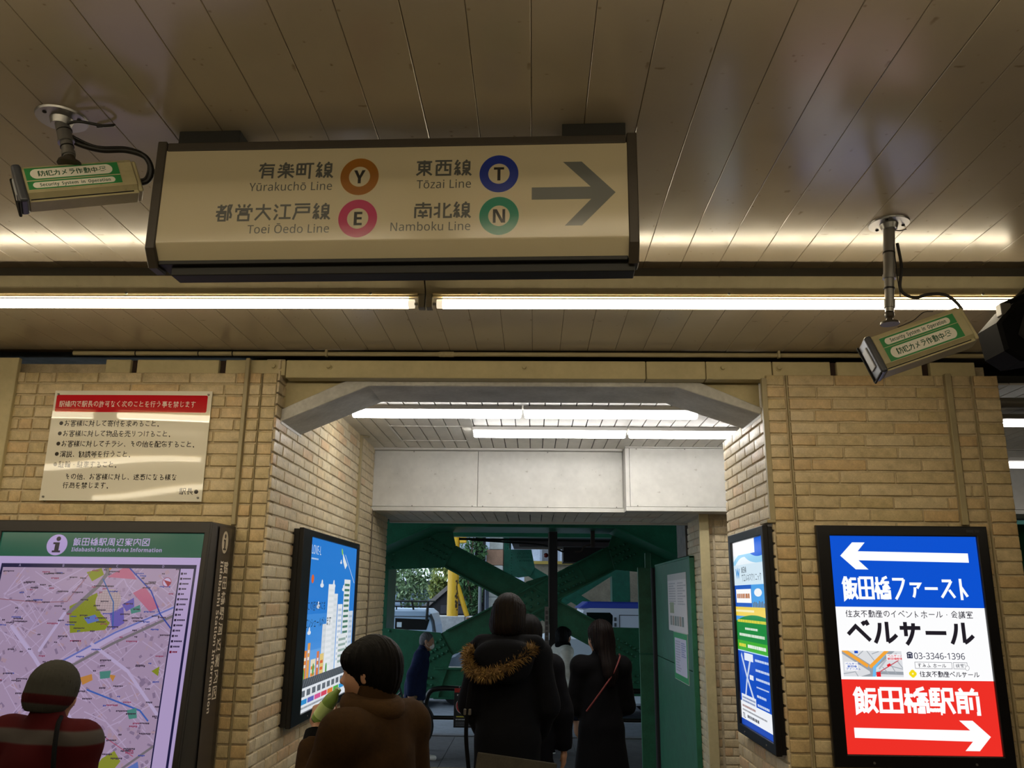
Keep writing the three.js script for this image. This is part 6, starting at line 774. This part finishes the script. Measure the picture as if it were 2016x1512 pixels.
vehicle('bus', 'white minibus with a blue roof behind the right side of the frame', [0, ROAD, -19.2], [[1.05, 0.35], [6.2, 0.35], [6.2, 1.95], [6.1, 2.06], [1.3, 2.06], [1.08, 1.98], [0.98, 1.7]], 1.9, M(0xb5bac6, 0.35), [[[1.25, 1.35], [1.74, 1.35], [1.76, 1.84], [1.7, 1.9], [1.18, 1.9]], [[2.75, 1.4], [3.9, 1.4], [3.9, 1.86], [2.75, 1.86]], [[4.1, 1.4], [5.6, 1.4], [5.6, 1.86], [4.1, 1.86]]], [[1.9, 0.36], [5.0, 0.36]], (t) => { part('roof', prism([[1.0, 1.985], [6.2, 1.985], [6.1, 2.13], [1.2, 2.13]], -1.9, 0.012, 0.03), M(0x2c3f9a, 0.35), t); part('door_outline', [box(1.9, 1.46, 0.0, 1.915, 1.84, 0.012), box(1.9, 1.84, 0.0, 2.7, 1.856, 0.012), box(1.9, 1.45, 0, 2.7, 1.462, 0.012)], seam, t); part('side_light', [box(1.79, 1.72, 0.0, 1.84, 1.8, 0.02, 0.005), box(1.79, 1.6, 0, 1.84, 1.68, 0.02, 0.005)], seam, t); });
vehicle('car', 'white small van behind the lower right member', [0, ROAD, -16.7], [[-0.35, 0.25], [2.9, 0.25], [2.9, 1.1], [2.7, 1.2], [2.3, 1.48], [0.25, 1.5], [0.02, 1.42], [-0.22, 1.12], [-0.35, 1.05]], 1.4, whitePaint, [[[0.05, 1.16], [0.3, 1.42], [0.42, 1.42], [0.42, 1.16]]], [[0.25, 0.27], [2.3, 0.27]], (t) => { part('body_line', box(-0.3, 0.86, 0.0, 2.8, 0.875, 0.01), seam, t); part('door_mirror', box(0.28, 1.08, 0.0, 0.42, 1.2, 0.12, 0.03), whitePaint, t); part('cable_loop', tube([[1.12, 1.16, 0.02], [1.07, 1.05, 0.03], [1.08, 0.9, 0.03], [1.16, 0.84, 0.02]], 0.01, 16), seam, t); });
vehicle('car', 'grey saloon car seen in the gap left of the fur hood', [0.28, ROAD, -18.6], [[-2.2, 0.22], [-0.2, 0.22], [-0.2, 0.9], [-0.45, 1.0], [-0.75, 1.36], [-1.5, 1.4], [-1.95, 1.02], [-2.2, 0.92]], 1.5, M(0x7d8794, 0.3), [[[-1.45, 1.02], [-0.6, 1.02], [-0.8, 1.3], [-1.4, 1.33]], [[-1.85, 1.02], [-1.52, 1.02], [-1.5, 1.3]]], [[-1.9, 0.28], [-0.6, 0.28]]);
// masonry wall of separate stones, with its sloping coping
{
  const t = structure('wall_masonry', [0, 0, -23]), R = rng(15), tones = [0x45434a, 0x3d3c43, 0x4d4a4e, 0x413e40, 0x555156].map((c) => M(c, 0.9, { map: rep(mottle, 3), bumpMap: peel, bumpScale: 0.006 }));
  part('wall_core', prism([[-3.0, -0.7], [-1.33, -0.7], [-1.33, 4.6], [-1.55, 4.6], [-1.6, 2.5], [-2.24, 1.86], [-3.0, 1.2]], -0.6, -0.05), M(0x2f2d30, 0.95, { map: mottle }), t); const top = (x) => (x < -2.24 ? 1.86 + (x + 2.24) * 0.87 : x < -1.6 ? 1.86 + (x + 2.24) : 4.5);
  for (let j = 0; j < 20; j++) { let x = -3.0 - 0.2 * (j % 2); const y = -0.6 + j * 0.25; while (x < -1.4) { const w = Math.min(0.3 + 0.22 * R(), -1.34 - x); if (y + 0.24 < Math.min(top(x), top(x + w)) && x > -3.05) part('stone', box(x + 0.008, y + 0.008, -0.1, x + w - 0.008, y + 0.242, 0.02 * R(), 0.018), tones[Math.floor(R() * 5)], t); x += w; } }
  part('coping', [barXY([-2.98, 1.26], [-2.24, 1.90], 0.1, -0.6, 0.06), barXY([-2.24, 1.9], [-1.62, 2.52], 0.1, -0.6, 0.06)], M(0x77706c, 0.85, { map: mottle }), t);
}
{
  const c = thing('concrete_plinth', 'pale rust-stained concrete plinth under the yellow column', 'plinth', [-1.62, GROUND, -21]), m = M(0xb5b3b2, 0.85, { map: rep(mottle, 2) }), rust = M(0x9a6a4c, 0.9, { map: mottle });
  part('plinth_block', box(-0.8, 0, -0.8, -0.02, 1.64, 0.35, 0.015), m, c); part('plinth_block', box(0.0, 0, -0.8, 0.8, 1.63, 0.35, 0.015), m, c); part('rust_stain', [prism([[0.02, 1.62], [0.1, 1.62], [0.07, 1.35], [0.03, 1.42]], 0.35, 0.352), prism([[0.4, 1.62], [0.46, 1.62], [0.44, 1.3]], 0.35, 0.352)], rust, c);
  const y = thing('yellow_column', 'round yellow steel column with chipped paint and a leaning brace', 'column', [-1.97, GROUND + 1.64, -21]), ym = M(0xdcaa22, 0.45, { map: rep(grime, 1) });
  part('shaft', cyl([0, 0, 0], [0, 3.6, 0], 0.137, 0.137, 28), ym, y); part('brace', cyl([0.36, 0, 0.02], [0.1, 0.75, 0.02], 0.06, 0.06, 16), ym, y); part('top_bracket', box(0.14, 1.75, -0.1, 0.3, 2.25, 0.1, 0.01), ym, y); const R = rng(71), ch = []; for (let i = 0; i < 26; i++) { const a = 0.75 + 0.5 * (R() - 0.5), h = 0.15 + 0.7 * R(), r = 0.137; ch.push(box(-0.02, -0.02 - 0.02 * R(), 0, 0.01 + 0.02 * R(), 0.02, 0.004).rotateY(PI / 2 - a).translate(r * Math.cos(a) * 0.99, h, r * Math.sin(a) * 0.99)); } part('chipped_paint', ch, M(0x4a3a20, 0.9), y);
  const p = thing('stone_pier', 'white painted stone pier with rusty stains under the far frame', 'pier', [-1.03, 0, -23.5]); for (let i = 0; i < 12; i++) part('pier_block', box(-0.17 - (i === 7 ? 0.08 : 0), GROUND + i * 0.42, -0.3, 0.2, GROUND + i * 0.42 + 0.41, 0.34, 0.012), i === 7 ? M(0xb08a72, 0.85, { map: mottle }) : M(0xc2c4c0, 0.8, { map: mottle }), p);
  const l = thing('lamp_post', 'thin grey post in front of the dark masonry', 'post', [-1.36, GROUND, -21.9]); part('post_shaft', cyl([0, 0, 0], [0, 2.35, 0], 0.045), M(0x6f747c, 0.5), l); part('post_cap', cyl([0, 2.35, 0], [0, 2.38, 0], 0.05, 0.03), mat.dark, l); part('base_collar', cyl([0, 0, 0], [0, 0.1, 0], 0.08, 0.06), mat.dark, l);
}
// second frame and girders farther down the street
{
  const t = thing('bridge_frame', 'smaller-looking teal riveted frame far behind the first one', 'steel frame', [0, 0, -24]), T = mat.teal; part('column', [box(-1.02, GROUND, -0.6, -0.69, 4.2, -0.03, 0.005), box(-1.06, GROUND, -0.6, -0.65, 4.2, -0.4, 0.005)], T, t);
  const g = part('gusset_plate', prism([[-1.07, 2.92], [-0.06, 2.93], [0.04, 2.42], [-0.09, 2.20], [-0.43, 2.15], [-1.06, 2.31]], -0.03, 0.01, 0.004), T, t), rg = []; const R2 = [...row([-1.0, 2.86], [-1.0, 2.3], 9), ...row([-0.62, 2.86], [-0.62, 2.25], 9), ...row([-0.45, 2.82], [-0.1, 2.82], 7), ...row([-0.45, 2.72], [-0.08, 2.72], 7), ...row([-0.45, 2.62], [-0.06, 2.62], 7), ...row([-0.98, 3.9], [-0.98, 2.98], 14), ...row([-0.73, 3.9], [-0.73, 2.98], 14)]; for (const [x, y] of R2) rg.push(rivetGeo.clone().scale(0.8, 0.8, 0.8).translate(x, y, 0.01)); part('rivet_field', rg, T, g).userData.kind = 'stuff';
  part('diagonal', barXY([-0.15, 2.37], [2.4, 0.9], 0.3, -0.12, -0.03), T, t); part('diagonal', barXY([2.2, 2.4], [-0.2, 0.9], 0.3, -0.14, -0.05), T, t); part('strut', Array.from({ length: 4 }, (_, i) => barXY([-0.36 + i * 0.05, 2.45 - i * 0.06], [-0.02 + i * 0.04, 2.3 - i * 0.06], 0.012, 0.0, 0.03, 0)), mat.green, t); part('column', box(2.2, GROUND, -0.6, 2.7, 4.2, -0.03, 0.005), T, t);
}
structMesh('bridge_girders', [box(-0.62, 3.1, -27, 22, 3.9, -17.2), box(-0.4, 2.98, -23.6, 14, 3.12, -23.2), box(0.9, 2.66, -27, 22, 3.2, -25.6), box(-0.6, 3.2, -22, 14, 3.3, -21.6)], M(0x2b1f1b, 0.85, { map: mottle }));
{
  const b = thing('building', 'beige building with a yellow roof edge behind the second frame', 'building', [0, GROUND, -28]), m = M(0x9a907c, 0.85, { map: rep(mottle, 0.5) }); part('wall', box(-0.3, 0, -4, 9, 3.16, 0), m, b); part('roof_edge', box(-0.35, 3.16, -4, 9.05, 3.26, 0.05), M(0xb59a4a, 0.7), b); for (let i = 0; i < 3; i++) { const w = part('window', box(3.6 + i * 1.8, 1.3, 0, 4.8 + i * 1.8, 2.5, 0.02), M(0x5d5a55, 0.7), b); part('pane', box(3.68 + i * 1.8, 1.38, 0.02, 4.72 + i * 1.8, 2.42, 0.03), M(0x1b1d20, 0.15), w); }
  const s = thing('shed', 'pale blue corrugated shed behind the van', 'shed', [-4.2, GROUND, -26]), sm = M(0xb9cbe6, 0.6); part('wall', [box(-2.4, 0, -2, 1.3, 2.3, -0.02), ...Array.from({ length: 15 }, (_, i) => box(-2.4, 0.02 + i * 0.152, -0.02, 1.3, 0.155 + i * 0.152, 0.012, 0.01))], sm, s); part('roof', box(-2.5, 2.3, -2.1, 1.45, 2.55, 0.12, 0.02), M(0x4a4c55, 0.7), s);
  const w = thing('building', 'white house beyond the shed at the far left', 'building', [-6.4, GROUND, -33]); part('wall', box(-4, 0, -4, 1.35, 4.4, 0), M(0xe4e6ea, 0.8), w); part('roof', prism([[-4.2, 4.4], [1.55, 4.4], [0.9, 5.0], [-3.5, 5.0]], -4.2, 0.2), M(0x6b7078, 0.8), w); for (let i = 0; i < 3; i++) { const f = part('window', box(-2.6 + i * 1.3, 2.4, 0, -1.8 + i * 1.3, 3.5, 0.03), M(0x8c9097, 0.6), w); part('pane', box(-2.54 + i * 1.3, 2.46, 0.03, -1.86 + i * 1.3, 3.44, 0.04), M(0x20242a, 0.1), f); }
  const h = thing('building', 'tall grey block far behind the shrubs', 'building', [-1.2, GROUND, -44]); part('wall', box(-3.2, 0, -6, 3, 7.5, 0), M(0x9ea6b4, 0.85, { map: rep(mottle, 0.4) }), h); for (let i = 0; i < 4; i++) for (let j = 0; j < 3; j++) { const f = part('window', box(-2.8 + i * 1.45, 1.4 + j * 1.9, 0, -1.8 + i * 1.45, 2.7 + j * 1.9, 0.03), M(0x737a86, 0.6), h); part('pane', box(-2.7 + i * 1.45, 1.5 + j * 1.9, 0.03, -1.9 + i * 1.45, 2.6 + j * 1.9, 0.045), M(0x23272e, 0.1), f); } part('roof_parapet', box(-3.3, 7.5, -6.1, 3.1, 7.8, 0.1), M(0x868d99, 0.8), h);
  const k = thing('building', 'dim block at the right end of the street', 'building', [12.2, GROUND, -26]); part('wall', box(-2, 0, -8, 8, 6, 6), M(0x6d675e, 0.9), k); part('shopfront', box(-2.02, 0.2, -6, -1.98, 2.4, 4), M(0x2c2c2e, 0.4), k); part('roof_parapet', box(-2.1, 6, -8.1, 8.1, 6.3, 6.1), M(0x5a554d, 0.9), k);
}
// shrubs and creepers: leaves joined per plant, on real stems
function plant(name, label, base, blobs, n, seed, tones, stems) {
  const t = thing(name, label, 'plant', base), R = rng(seed), per = tones.map(() => []), leaf = new THREE.PlaneGeometry(0.07, 0.11, 1, 2), lp = leaf.attributes.position; for (let i = 0; i < lp.count; i++) { if (Math.abs(lp.getY(i)) > 0.05) lp.setX(i, lp.getX(i) * 0.25); lp.setZ(i, -Math.abs(lp.getY(i)) * 0.25); }
  part('stem', stems.map((p) => tube(p, 0.022, 14, 6)), M(0x4a3a2c, 0.9), t);
  for (let i = 0; i < n; i++) { const b = blobs[Math.floor(R() * blobs.length)], u = R() * 2 - 1, a = R() * 6.283, r = Math.cbrt(0.25 + 0.75 * R()), q = Math.sqrt(1 - u * u), s = 0.7 + 0.7 * R(); per[Math.floor(R() * tones.length)].push(leaf.clone().scale(s, s, s).rotateX(R() * 3 - 1.5).rotateY(R() * 6.28).rotateZ(R() * 2 - 1).translate(b[0] + b[3] * r * q * Math.cos(a), b[1] + b[4] * r * u, b[2] + b[5] * r * q * Math.sin(a))); }
  per.forEach((g, i) => { if (g.length) part('foliage', g, tones[i], t).userData.kind = 'stuff'; }); return t;
}
const lf = (c) => new THREE.MeshPhysicalMaterial({ color: c, roughness: 0.7, transmission: 0.25, thickness: 0, side: THREE.DoubleSide });
plant('shrub', 'grey-green bushy shrub behind the van', [-3.85, GROUND, -25.15], [[0, 2.5, 0, 0.62, 0.55, 0.5], [-0.5, 2.75, 0, 0.5, 0.42, 0.5], [0.35, 2.2, 0.2, 0.5, 0.5, 0.4], [-0.6, 2.1, 0.3, 0.35, 0.3, 0.3], [0.5, 2.85, 0, 0.5, 0.4, 0.4]], 2600, 91, [lf(0x7d966c), lf(0x5f7a52), lf(0x93a97c)], [[[0, 0, 0], [0.05, 1.2, 0], [-0.1, 2.4, 0]], [[0.02, 1, 0], [0.3, 1.8, 0], [0.5, 2.6, 0]], [[0.02, 1.2, 0], [-0.4, 2.0, 0], [-0.6, 2.7, 0]]]);
plant('shrub', 'yellow-green shrub beside the yellow column', [-2.5, GROUND, -24.4], [[0, 2.65, 0, 0.42, 0.5, 0.35], [0.2, 2.95, 0, 0.35, 0.35, 0.3], [-0.2, 2.3, 0.1, 0.3, 0.35, 0.3]], 1500, 92, [lf(0xa3a958), lf(0x8a944c), lf(0x748646)], [[[0, 0, 0], [0, 1.4, 0], [0.1, 2.6, 0]], [[0, 1.4, 0], [-0.2, 2.0, 0], [-0.2, 2.5, 0]]]);
plant('creeper', 'creeper hanging over the dark masonry wall', [-1.55, GROUND, -22.86], [[-0.15, 3.7, 0, 0.4, 0.45, 0.06], [0.02, 3.3, 0, 0.3, 0.3, 0.06], [-0.3, 2.4, 0, 0.25, 0.3, 0.05], [0.0, 2.2, 0, 0.22, 0.35, 0.05], [-0.1, 1.9, 0, 0.2, 0.3, 0.05]], 900, 93, [lf(0x3f6a3c), lf(0x557d4a)], [[[0, 4.2, 0], [-0.1, 3.4, 0.02], [-0.2, 2.6, 0.02], [-0.05, 1.8, 0.02]]]);
renderer.render(scene, camera);
